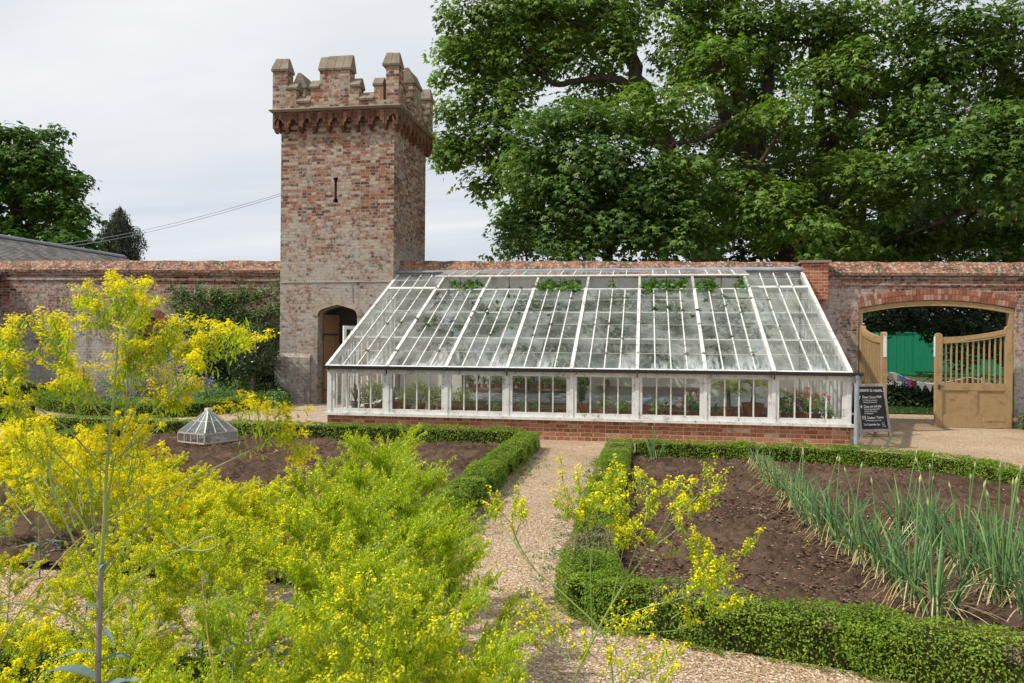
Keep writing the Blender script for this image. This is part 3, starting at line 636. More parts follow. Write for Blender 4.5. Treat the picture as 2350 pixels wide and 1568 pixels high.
# ================================================================== slate-roofed range at the far left
sb = thing('slate_roofed_building', 'long low building with grey slate roof beyond the left wall end', 'building', (-19, 18, 0))
m = MB(); m.box(-21.6, -16.32, 3, 26.4, -.2, 3.25); m.build('wall', M['wall_brick'], sb, uv=True)
m = MB()
for sx, e in ((1, -16.08), (-1, -21.92)):
    n = 26
    for i in range(n):
        u0, u1 = i/n, (i+1.25)/n; x0, x1 = e+(-19-e)*u0, e+(-19-e)*min(u1, 1); z0, z1 = 3.30+1.40*u0, 3.30+1.40*min(u1, 1)
        dz = .018
        m.hexa([(x0, 3, z0), (x0, 26.6, z0), (x1, 26.6, z1-dz), (x1, 3, z1-dz), (x0, 3, z0+dz), (x0, 26.6, z0+dz), (x1, 26.6, z1), (x1, 3, z1)])
m.build('roof', M['slate'], sb, uv=True)
m = MB(); m.tube([(-19, 3, 4.71), (-19, 26.65, 4.71)], .06, 8); m.box(-19.16, -18.84, 3, 26.6, 4.66, 4.70); m.build('ridge', M['lead'], sb)
m = MB(); m.tube([(-16.05, 3, 3.24), (-16.05, 17.7, 3.24)], .055, 8); m.build('gutter', M['black_iron'], sb)
m = MB(); m.add([(-21.6, 26.41, 3.25), (-16.32, 26.41, 3.25), (-19, 26.41, 4.62)], [(0, 1, 2)]); m.build('gable', M['wall_brick'], sb, uv=True)
# overhead cables
for k, (z, s) in enumerate((( 5.25, .0), (5.20, -.16))):
    P0 = np.array((-8.42, 17.9, z)); P1 = np.array((-27.0, 31.0, 5.72+s)); T = np.linspace(0, 1, 24)[:, None]
    P = P0+(P1-P0)*T; P[:, 2] -= 1.1*4*(T[:, 0]*(1-T[:, 0]))*.28
    m = MB(); m.tube(P, .0065, 5)
    tag(m.build('overhead_cable', M['lead'], org=tuple(P0)), ('upper thin grey cable running from tower to the far left trees', 'lower thin grey cable running from tower to the far left trees')[k], 'cable', 'overhead cables left of the tower')

# ================================================================== gate
gf = thing('gateway', 'ochre painted timber frame lining the arched gate opening', 'gateway', ((gx0+gx1)/2, YW+.1, 0))
for a in (gx0+.002, gx1-.092):
    m = MB(); m.box(a, a+.09, YW+.03, YW+.16, -.05, 2.36); m.build('post', M['ochre_paint'], gf)
m = MB(); ci, co = arch_curve(gx0+.004, gx1-.004, 2.335, 2.51, 20), arch_curve(gx0+.004, gx1-.004, 2.435, 2.612, 20)
for k in range(19): m.prism([ci[k], ci[k+1], co[k+1], co[k]], ff, YW+.025, YW+.165)
m.build('head', M['ochre_paint'], gf)
def gate_leaf(label, sg, loc, rz):
    """hinge post at the origin, the leaf reaches sg * 1.46 m along x"""
    L = 1.46; t = thing('gate_leaf', label, 'gate', loc, 'pair of ochre garden gates'); th = .035
    X = lambda u: sg*u
    def bx(mb, u0, u1, z0, z1, h=th): mb.box(min(X(u0), X(u1)), max(X(u0), X(u1)), -h, h, z0, z1)
    def B(mb, n, mt): o = mb.build(n, mt, None); o.parent = t; return o
    zt = lambda u: 1.85+.20*(1-u/L)**2.1
    m = MB(); bx(m, 0, .13, .0, 2.02, .045); m.prism([(X(.065)+.065*math.cos(a), 2.02+.065*math.sin(a)) for a in np.linspace(0, PI, 9)], lambda u, v, dd: (u, dd, v), -.045, .045); B(m, 'hinge_stile', M['ochre_paint'])
    m = MB(); bx(m, L-.13, L, .0, 1.87, .045); m.prism([(X(L-.065)+.065*math.cos(a), 1.87+.065*math.sin(a)) for a in np.linspace(0, PI, 9)], lambda u, v, dd: (u, dd, v), -.045, .045); B(m, 'meeting_stile', M['ochre_paint'])
    m = MB(); bx(m, .131, L-.131, .01, .25); B(m, 'bottom_rail', M['ochre_paint'])
    m = MB(); bx(m, .131, L-.131, .77, .915); B(m, 'middle_rail', M['ochre_paint'])
    m = MB(); bx(m, L/2-.07, L/2+.07, .251, .769, .03); B(m, 'muntin', M['ochre_paint'])
    m = MB(); us = np.linspace(.131, L-.131, 14)
    for a, b in zip(us[:-1], us[1:]):
        m.hexa([(X(a), -th, zt(a)-.13), (X(b), -th, zt(b)-.13), (X(b), th, zt(b)-.13), (X(a), th, zt(a)-.13), (X(a), -th, zt(a)), (X(b), -th, zt(b)), (X(b), th, zt(b)), (X(a), th, zt(a))])
    B(m, 'top_rail', M['ochre_paint'])
    for a, b in ((.131, L/2-.071), (L/2+.071, L-.131)):
        m = MB(); bx(m, a, b, .251, .769, .012); e = .022
        for p in ((a, b, .251, .251+e), (a, b, .769-e, .769)): bx(m, *p, .024)
        for p in ((a, a+e, .2735, .7465), (b-e, b, .2735, .7465)): bx(m, *p, .024)
        B(m, 'panel', M['ochre_paint'])
    for i in range(11):
        u = .131+(L-.262)*(i+.75)/11.5; m = MB(); bx(m, u-.014, u+.014, .916, zt(u)-.12, .014); B(m, 'bar', M['ochre_paint'])
    for z in (.16, 1.86):
        m = MB(); bx(m, .02, .10, z-.12 if z < 1 else z-.32, z+.16, .052)
        if z < 1: bx(m, .101, .52, z-.01, z+.06, .042); m.lathe([(0, 0), (.045, 0), (.045, .09), (0, .09)], (X(.52), 0, z-.02), 10)
        else:
            for a, b in zip(np.linspace(.101, .9, 7)[:-1], np.linspace(.101, .9, 7)[1:]): m.hexa([(X(a), -.042, zt(a)-.085), (X(b), -.042, zt(b)-.085), (X(b), .042, zt(b)-.085), (X(a), .042, zt(a)-.085), (X(a), -.042, zt(a)-.03), (X(b), -.042, zt(b)-.03), (X(b), .042, zt(b)-.03), (X(a), .042, zt(a)-.03)])
        m.box(min(X(-.12), X(.02)), max(X(-.12), X(.02)), -.03, .03, z, z+.07)
        B(m, 'hinge_strap', M['ochre_iron'])
    m = MB(); bx(m, L-.09, L-.05, .78, .88, .056); m.tube([(X(L-.07), -.06, .85), (X(L-.07), -.10, .85), (X(L-.16), -.10, .84)], .008, 6); B(m, 'latch', M['black_iron'])
    m = MB(); bx(m, L+.001, L+.014, 1.45, 1.86, .03); B(m, 'edge_strip', M['white_paint'])
    t.rotation_euler.z = rz; return t
gate_leaf('ochre gate leaf with barred top, nearly shut beside the small clipped hedge', -1, (7.33, YW-.27, .0), math.radians(1.5))
gate_leaf('ochre gate leaf swung open edge-on behind the chalkboard', 1, (4.525, YW-.02, .0), math.radians(-88))

# ================================================================== chalkboard
cb = thing('chalkboard', 'black A-frame chalkboard with white handwriting standing on gravel by the downpipe', 'sign', (4.16, 15.375, 0))
ang = math.atan2(.27, .60); Wd, Hh = .66, .98; lean = math.radians(11)
def B2(mb, n, mt, tilt, par=cb):
    o = mb.build(n, mt, None); o.parent = par
    return o
Rf = Matrix.Rotation(-lean, 4, 'X'); Rb = Matrix.Translation((0, 2*Hh*math.sin(lean)+.03, 0)) @ Matrix.Rotation(lean, 4, 'X')
def xf(mb, Mx): mb.v = [np.array([tuple(Mx @ Vector(p)) for p in a]) for a in mb.v]; return mb
for Mx in (Rf, Rb):
    m = MB(); m.box(-Wd/2, -Wd/2+.05, -.012, .012, 0, Hh); m.box(Wd/2-.05, Wd/2, -.012, .012, 0, Hh); m.box(-Wd/2+.0505, Wd/2-.0505, -.012, .012, Hh-.05, Hh); m.box(-Wd/2+.0505, Wd/2-.0505, -.012, .012, .10, .15)
    B2(xf(m, Mx), 'frame', M['grey_wood'], 0)
    m = MB(); m.box(-Wd/2+.051, Wd/2-.051, -.006, .006, .1505, Hh-.0505); pan = B2(xf(m, Mx), 'panel', M['board_black'], 0)
    if Mx is Rf: front = pan
def chalk(parent, txt, x, z, size, Mx, shear=.15, wide=1.0):
    cu = bpy.data.curves.new('chalk_line', 'FONT'); cu.body = txt; cu.size = size; cu.shear = shear; cu.offset = size*.014; cu.resolution_u = 3
    o = bpy.data.objects.new('chalk_line', cu); C.objects.link(o); bpy.context.view_layer.update()
    me = bpy.data.meshes.new_from_object(o.evaluated_get(bpy.context.evaluated_depsgraph_get())); bpy.data.objects.remove(o)
    co = np.zeros(len(me.vertices)*3, np.float32); me.vertices.foreach_get('co', co); co = co.reshape(-1, 3)
    P = np.array([tuple(Mx @ Vector((x+a*wide, -.0085, z+b+.012*math.sin(a*9+z*30)*size*4))) for a, b, _ in co], np.float32)
    me.vertices.foreach_set('co', P.ravel()); me.materials.append(M['chalk']); me.update()
    n = bpy.data.objects.new('lettering', me); C.objects.link(n); n.parent = parent
for txt, x, z, s, wd in (('Reasons to return...', -.27, .835, .088, .78), ('Dawn Chorus Walk', -.195, .715, .068, .74), ('Sun 13 May, see our website for', -.19, .668, .036, .66), ('details and to book your place', -.19, .628, .036, .66),
                         ('Come out and play', -.19, .545, .066, .74), ('A summer of games and activities', -.19, .505, .036, .68), ('running from Mon 23 July to', -.19, .465, .036, .68), ('Sun 2nd September', -.19, .425, .036, .66),
                         ('Outdoor Theatre', -.15, .34, .064, .78), ('The Three Inch Fools, Sat 1st Sept', -.19, .295, .036, .68), ('The Gunpowder Plot', -.24, .215, .058, .70), ('see our', .155, .250, .028, .7), ('website', .155, .220, .028, .7), ('for tickets', .155, .190, .028, .7)):
    chalk(front, txt, x, z, s, Rf, .12, wd)
m = MB()
m.box(-.262, -.250, -.0085, -.0075, .70, .75); m.box(-.262, -.225, -.0085, -.0075, .742, .752); m.bar((-.26, -.008, .575), (-.235, -.008, .54), .001, .012); m.bar((-.235, -.008, .54), (-.225, -.008, .59), .001, .012)
for a, b in ((.33, .338), (.385, .392)): m.box(-.25, -.175, -.0085, -.0075, a, b)
for a in (-.25, -.182): m.box(a, a+.008, -.0085, -.0075, .339, .384)
m.box(-.235, -.19, -.0085, -.0075, .355, .362); m.box(-.238, -.187, -.0085, -.0075, .37, .374)
o = xf(m, Rf).build('lettering', M['chalk'], None); o.parent = front
cb.rotation_euler.z = ang

# ================================================================== beyond the gate
ct = thing('green_container', 'bright green painted storage container on the grass beyond the gate', 'container', (18, 47, .02))
m = MB(); n = 60; xa, xb = 12.66, 24.5
for i in range(n):
    a, b = xa+(xb-xa)*i/n, xa+(xb-xa)*(i+1)/n; e = .0 if i % 2 else .010
    m.box(a, b-.001, 46+e, 48.4, .15, 2.32)
m.box(xa+.01, xb-.01, 46.1, 48.38, 2.321, 2.36)
m.build('body', M['green_paint'], ct)
for a in (xa-.03, 17.30, xb-.1):
    m = MB(); m.box(a, a+.14, 45.95, 45.998, .05, 2.38); m.build('corner_post', M['green_paint'], ct)
m = MB(); m.box(14.35, 17.0, 45.95, 45.99, .25, 2.28); m.box(16.55, 16.72, 45.93, 45.948, 1.95, 2.2); m.box(15.65, 16.6, 45.93, 45.948, 1.98, 2.02); m.build('door', M['green_paint'], ct)
m = MB(); m.box(xa-.02, xb+.02, 45.955, 45.999, 2.30, 2.375); m.box(xa-.02, xb+.02, 45.96, 45.999, .06, .16); m.build('rail', M['green_paint'], ct)
bt = thing('bunting', 'string of coloured triangular bunting flags in the dark beyond the gate', 'bunting', tuple(at(2080, 870, 21)))
cr = lambda x, y: at((1900+x/3.267)/1.0332, (600+y/3.267)/1.0332, 21)
pts = [cr(560, 930), cr(640, 958), cr(690, 928), cr(722, 930), cr(775, 953), cr(830, 975), cr(868, 985), cr(925, 1002), cr(988, 1012), cr(1060, 1008), cr(1200, 985), cr(1290, 965), cr(1400, 980)]
m = MB(); m.tube(spline(pts, 4), .006, 4); m.build('string', M['chalk'], bt)
cols = {'magenta': (.36,.03,.14), 'rose': (.36,.20,.20), 'white': (.45,.45,.45), 'blue': (.08,.15,.36), 'purple': (.22,.07,.21), 'maroon': (.11,.02,.03), 'grey': (.40,.40,.42)}
for c, q in cols.items(): M['flag_'+c] = mat('flag_'+c, lambda g, q=q: g('MixShader', {0: .35, 1: g.pbr(q, .9), 2: g('BsdfTranslucent', {'Color': (*q, 1)}).outputs[0]}).outputs[0])
for k, (i, c) in enumerate(((1, 'magenta'), (2, 'rose'), (3, 'white'), (4, 'blue'), (5, 'purple'), (6, 'maroon'), (7, 'grey'), (8, 'grey'), (10, 'magenta'), (11, 'maroon'))):
    p = pts[i]; m = MB(); hw = .085; yo = .004
    m.add([(p[0]-hw, p[1]-yo, p[2]), (p[0]+hw, p[1]-yo, p[2]-.01), (p[0]+.03, p[1]-.03-yo, p[2]-.21), (p[0]-hw, p[1]+yo, p[2]), (p[0]+hw, p[1]+yo, p[2]-.01), (p[0]+.03, p[1]-.03+yo, p[2]-.21)], [(0,1,2), (5,4,3)])
    tag(m.build('flag', M['flag_'+c], bt), c+' triangular flag')
for xq in (pts[0][0], pts[-1][0]):
    zq = pts[0][2] if xq == pts[0][0] else pts[-1][2]
    m = MB(); m.tube([(xq, 21, 0), (xq, 21, zq+.05)], .02, 6); m.build('post', M['grey_wood'], bt)
# ================================================================== greenhouse
GX0, GX1, GY = -5.645, 3.30, 13.62
gh = thing('greenhouse', 'white framed lean-to greenhouse with sloping glass roof on a low brick base', 'greenhouse', ((GX0+GX1)/2, 15.7, 0))
BX = [-5.60, -4.515, -3.437, -2.347, -1.231, -.123, .998, 2.096, 3.265]
RA, RB_ = np.array((0, 13.56, 1.225)), np.array((0, 17.80, 3.245)); RN = np.array((0, -(RB_-RA)[2], (RB_-RA)[1])); RN = RN/np.linalg.norm(RN)
def R(x, t, h=0.0): p = RA+(RB_-RA)*t+RN*h; return (x, p[1], p[2])
m = MB(); m.box(GX0+.005, GX1-.005, GY+.01, GY+.23, -.3, .345); m.box(GX0+.005, GX0+.235, GY+.231, YW-.003, -.3, .345); m.box(GX1-.235, GX1-.005, GY+.231, YW-.003, -.3, .345)
m.build('base_wall', M['base_brick'], gh, uv=True)
m = MB(); m.box(GX0-.05, GX1+.05, GY-.06, GY+.16, .347, .395); m.box(GX0-.05, GX0+.2, GY+.161, YW-.003, .347, .395); m.box(GX1-.2, GX1+.05, GY+.161, YW-.003, .347, .395); m.build('sill', M['white_paint_worn'], gh)
ZS, ZE = .396, 1.13
for x in BX:
    m = MB(); wd = .03 if -5 < x < 3 else .04; m.box(x-wd, x+wd, GY-.012, GY+.085, ZS, ZE); m.build('post', M['white_paint'], gh)
m = MB(); m.box(GX0, GX1, GY-.015, GY+.10, ZE+.001, ZE+.075); m.build('eaves_beam', M['white_paint_worn'], gh)
for a, b in zip(BX[:-1], BX[1:]):
    x0, x1 = a+.032 if a > -5 else a+.042, b-.032 if b < 3 else b-.042; f = .055
    m = MB(); m.box(x0, x1, GY, GY+.05, ZS+.001, ZS+.075); m.box(x0, x1, GY, GY+.05, ZE-.035, ZE); m.box(x0, x0+f, GY, GY+.05, ZS+.0755, ZE-.0355); m.box(x1-f, x1, GY, GY+.05, ZS+.0755, ZE-.0355)
    for i in (1, 2, 3): c = x0+f+(x1-x0-2*f)*i/4; m.box(c-.011, c+.011, GY+.006, GY+.044, ZS+.0755, ZE-.0355)
    o = m.build('window', M['white_paint_worn'], gh)
    m = MB(); m.add([(x0+f, GY+.025, ZS+.07), (x1-f, GY+.025, ZS+.07), (x1-f, GY+.025, ZE-.03), (x0+f, GY+.025, ZE-.03)], [(0,1,2,3)]); m.build('pane', M['wall_glass'], o)
# gutter and downpipe
m = MB(); n = 9
for k in range(n):
    a0, a1 = PI+PI*k/n, PI+PI*(k+1)/n; q = lambda a, r: (13.545+r*math.cos(a), 1.225+r*math.sin(a))
    for xa, xb in ((GX0-.03, -1.2), (-1.199, GX1+.16)):
        P = [q(a0, .052), q(a1, .052), q(a1, .044), q(a0, .044)]; m.prism(P, lambda u, v, dd: (dd, u, v), xa, xb)
m.box(GX0-.03, GX1+.16, 13.492, 13.502, 1.222, 1.236)
for x in BX: m.box(x-.012, x+.012, 13.485, 13.60, 1.165, 1.232)
for x in (BX[1], BX[3], BX[5], BX[7]): m.tube([(x, 13.545, 1.175), (x, 13.57, 1.10)], .012, 6)
m.build('gutter', M['black_iron'], gh)
m = MB(); m.tube([(3.365, 13.55, 1.20), (3.37, 13.55, 1.12), (3.365, 13.53, .9), (3.36, 13.53, -.05)], [.038, .036, .038, .038], 12); m.lathe([(.046, 0), (.046, .06)], (3.365, 13.55, 1.14), 12); m.box(3.31, 3.42, 13.56, 13.60, .55, .58); m.build('downpipe', M['grey_pipe'], gh, smooth=False)
# roof: rafters, roof lights, vents
for i, x in enumerate(BX):
    x = GX0+.02 if i == 0 else GX1-.02 if i == 8 else x
    m = MB(); m.bar(R(x, .0, -.055), R(x, 1, -.055), .048, .10, RN); m.bar(R(x, -.004, .012), R(x, .80 if 0 < i < 8 else 1, .012), .06, .022, RN); m.build('rafter', M['white_paint_worn'], gh)
for t_, hh in ((.275, .09), (.535, .09), (.80, .07)):
    m = MB()
    for a, b in zip(BX[:-1], BX[1:]): m.bar(R(a+.03, t_, -.075), R(b-.03, t_, -.075), .04, hh, RN)
    m.build('purlin', M['white_paint'], gh)
TV = .785
def light(name, a, b, t0, t1, Rf_, mt, lapn, h=0.0):
    m = MB(); L = b-a
    m.bar(Rf_(a, t0+.002, h), Rf_(b, t0+.002, h), .05, .026, RN); m.bar(Rf_(a, t1-.006, h), Rf_(b, t1-.006, h), .045, .034, RN)
    for i in (1, 2, 3): c = a+L*i/4; m.bar(Rf_(c, t0+.006, h-.006), Rf_(c, t1-.012, h-.006), .020, .040, RN)
    for k in range(1, lapn): tt = t0+(t1-t0)*k/lapn; m.bar(Rf_(a+.002, tt, h+.008), Rf_(b-.002, tt, h+.008), .007, .004, RN)
    o = m.build(name, M['white_paint_worn'], gh)
    m = MB(); m.add([Rf_(a, t0, h+.004), Rf_(b, t0, h+.004), Rf_(b, t1, h+.004), Rf_(a, t1, h+.004)], [(0,1,2,3)]); m.build('pane', mt, o)
for i, (a, b) in enumerate(zip(BX[:-1], BX[1:])):
    a = a+.03 if i else GX0+.05; b = b-.03 if i < 7 else GX1-.05
    light('roof_light', a, b, .0, TV if 0 < i < 7 else .80, R, M['roof_glass'], 6)
    if i in (0, 7): light('roof_light', a, b, .805, .995, R, M['roof_glass'], 2)
    else:
        ca, sa = math.cos(math.radians(13.5)), math.sin(math.radians(13.5)); hinge = R(0, .998, .05)
        def V(x, t, h, hinge=hinge):
            s = (.998-t)*4.70; dn = (RA-RB_)/np.linalg.norm(RB_-RA); p = np.array(hinge)+dn*(s*ca+h*sa)+RN*(s*sa+h*ca); return (x, p[1], p[2])
        light('vent', a-.028, b+.028, .795, .998, V, M['vent_glass'], 1)
        m = MB(); c = (a+b)/2; m.tube([R(c, .81, -.02), V(c, .80, -.02)], .008, 5); m.build('stay', M['black_iron'], gh)
m = MB(); m.hexa([(GX0, 17.70, 3.245), (GX1, 17.70, 3.245), (GX1, YW-.004, 3.27), (GX0, YW-.004, 3.27), (GX0, 17.70, 3.262), (GX1, 17.70, 3.262), (GX1, YW-.004, 3.34), (GX0, YW-.004, 3.34)]); m.tube([(GX0, 17.69, 3.265), (-1, 17.69, 3.272), (GX1, 17.69, 3.262)], .035, 8); m.build('flashing', M['lead'], gh)
# end walls
for X_, mt, gap in ((GX0+.03, M['wall_glass'], (15.1, 15.95)), (GX1-.03, M['frost_glass'], None)):
    zr = lambda y: RA[2]+(y-RA[1])*(RB_-RA)[2]/(RB_-RA)[1]-.10
    m = MB(); yy = list(np.arange(13.72, 17.7, .285))
    for y in yy:
        if gap and gap[0] < y < gap[1]: m.box(X_-.015, X_+.015, y-.012, y+.012, 2.0, max(zr(y), 2.01)) if zr(y) > 2.05 else None; continue
        m.box(X_-.015, X_+.015, y-.013, y+.013, ZS, zr(y))
    if gap:
        for y in gap: m.box(X_-.03, X_+.03, y-.03, y+.03, ZS-.39, zr(y))
    m.bar((X_, 13.75, 1.16), (X_, 17.78, 1.16), .034, .05); m.bar((X_, RA[1]+.08, zr(RA[1]+.08)+.02), (X_, RB_[1], zr(RB_[1])+.02), .04, .07, (0,0,1))
    o = m.build('end_frame', M['white_paint'], gh)
    m = MB(); xg = X_
    for y0, y1 in (((13.66, gap[0]), (gap[1], 17.78)) if gap else ((13.66, 17.78),)): m.add([(xg, y0, ZS), (xg, y1, ZS), (xg, y1, zr(y1)), (xg, y0, zr(y0))], [(0,1,2,3)])
    m.build('pane', mt, o)
dp, dq = Vector((GX0-.02, 15.93, 0)), Vector((GX0-.30, 15.14, 0)); dD = (dq-dp); dU = lambda a, z: tuple(dp+dD*a+Vector((0,0,z)))
m = MB(); nx = (dD.cross(Vector((0,0,1)))).normalized()
for a in (.05, .95): m.bar(dU(a, .1), dU(a, 1.98), .04, .07, dD)
for z, hh in ((1.945, .07), (.30, .40), (1.0, .05)): m.bar(dU(.101, z), dU(.899, z), .038, hh)
for a in (.3, .5, .7): m.bar(dU(a, .5), dU(a, 1.90), .024, .024, dD)
o = m.build('door', M['white_paint'], gh)
m = MB(); m.add([dU(.09, .5), dU(.91, .5), dU(.91, 1.91), dU(.09, 1.91)], [(0,1,2,3)]); m.build('pane', M['wall_glass'], o)
m = MB(); m.box(GX0+.05, GX1-.05, YW-.045, YW-.006, -.1, 3.20); m.build('rear_wall', M['whitewash'], gh)
# moss tufts on the bars
rg = np.random.default_rng(5); m = MB(); C_ = []
bars = [a+(b-a)*k/4 for a, b in zip(BX[:-1], BX[1:]) for k in range(4)]
for k in range(95):
    x = bars[rg.integers(len(bars))]; t_ = rg.choice([.135, .27, .40, .53, .66, .79, .80, .93])+rg.normal()*.01; C_.append((np.array(R(x+rg.normal()*.01, t_, .022)), rg.uniform(.010, .032)))
for p, r in C_:
    k = int(60*r/.03)+10; q = rg.normal(size=(k, 3)); leaves(m, p+q*r*np.array((.9, 1.0, .5)), q+RN*.6, r*.8, OVAL, rg)
M['moss'] = leaf_mat('roof_moss', [(.0,(.09,.045,.02)),(.6,(.17,.09,.035)),(1,(.20,.15,.05))], 0)
tag(m.build('moss', M['moss'], gh), 'brown moss tufts', kind='stuff')
m = MB(); m.box(2.50, 2.75, YW-.13, YW-.046, .98, 1.22); m.box(2.30, 2.499, YW-.10, YW-.046, 1.14, 1.20); m.build('junction_box', M['grey_pipe'], gh)

# benches and shelves inside
b = thing('plant_bench', 'long low slatted bench of pots just behind the greenhouse front windows', 'bench', (-1.2, 14.2, 0))
m = MB()
for k in range(5): y = 13.90+k*.16; m.box(GX0+.3, GX1-.3, y, y+.13, .36, .385)
m.build('bench_top', M['bench_wood'], b)
for x in np.linspace(GX0+.5, GX1-.5, 7):
    m = MB(); m.box(x-.03, x+.03, 13.93, 13.99, 0, .358); m.build('leg', M['bench_wood'], b); m = MB(); m.box(x-.03, x+.03, 14.55, 14.61, 0, .358); m.build('leg', M['bench_wood'], b)
b = thing('potting_bench', 'brick fronted bench with wavy wire mesh top along the whitewashed rear wall', 'bench', (-.9, 16.4, 0))
m = MB(); m.box(-4.2, 2.45, 15.9, 16.02, -.1, .36); m.build('brick_front', M['base_brick'], b, uv=True)
m = MB(); m.box(-4.2, 2.45, 15.86, 15.90, .34, .47); m.box(-4.2, 2.45, 15.901, 17.1, .362, .42); m.build('bench_top', M['bench_wood'], b)
X, Y = np.meshgrid(np.linspace(-4.15, 2.4, 60), np.linspace(15.8, 17.1, 14)); m = MB(); m.grid(X, Y, .475+.10*(Y-15.8)/1.3+.035*(vn(X*1.6, Y*2, 4)-.5))
M['mesh'] = mat('wire_mesh', lambda g: g('MixShader', {0: g.rng(g('TexChecker', {'Vector': g.pos(), 'Scale': 70.0}).outputs[1], .2, .8, .55, .75), 1: g('BsdfTransparent').outputs[0], 2: g.pbr((.50,.56,.62), .45, metal=.3)}).outputs[0])
m.build('wire_mesh', M['mesh'], b)
for (x0, x1, z), lb in (((-4.0, -1.65, .64), 'long plank shelf on the rear wall crowded with small terracotta pots'), ((-1.05, 1.25, .72), 'worn empty plank shelf on the rear wall right of the potted shelf')):
    s_ = thing('wall_shelf', lb, 'shelf', ((x0+x1)/2, 17.6, z)); m = MB(); m.box(x0, x1, 17.45, 17.80, z-.035, z); m.build('shelf_board', M['bench_wood'], s_)
    for x in (x0+.15, x1-.15): m = MB(); m.box(x-.02, x+.02, 17.55, 17.80, z-.16, z-.036); m.build('bracket', M['bench_wood'], s_)

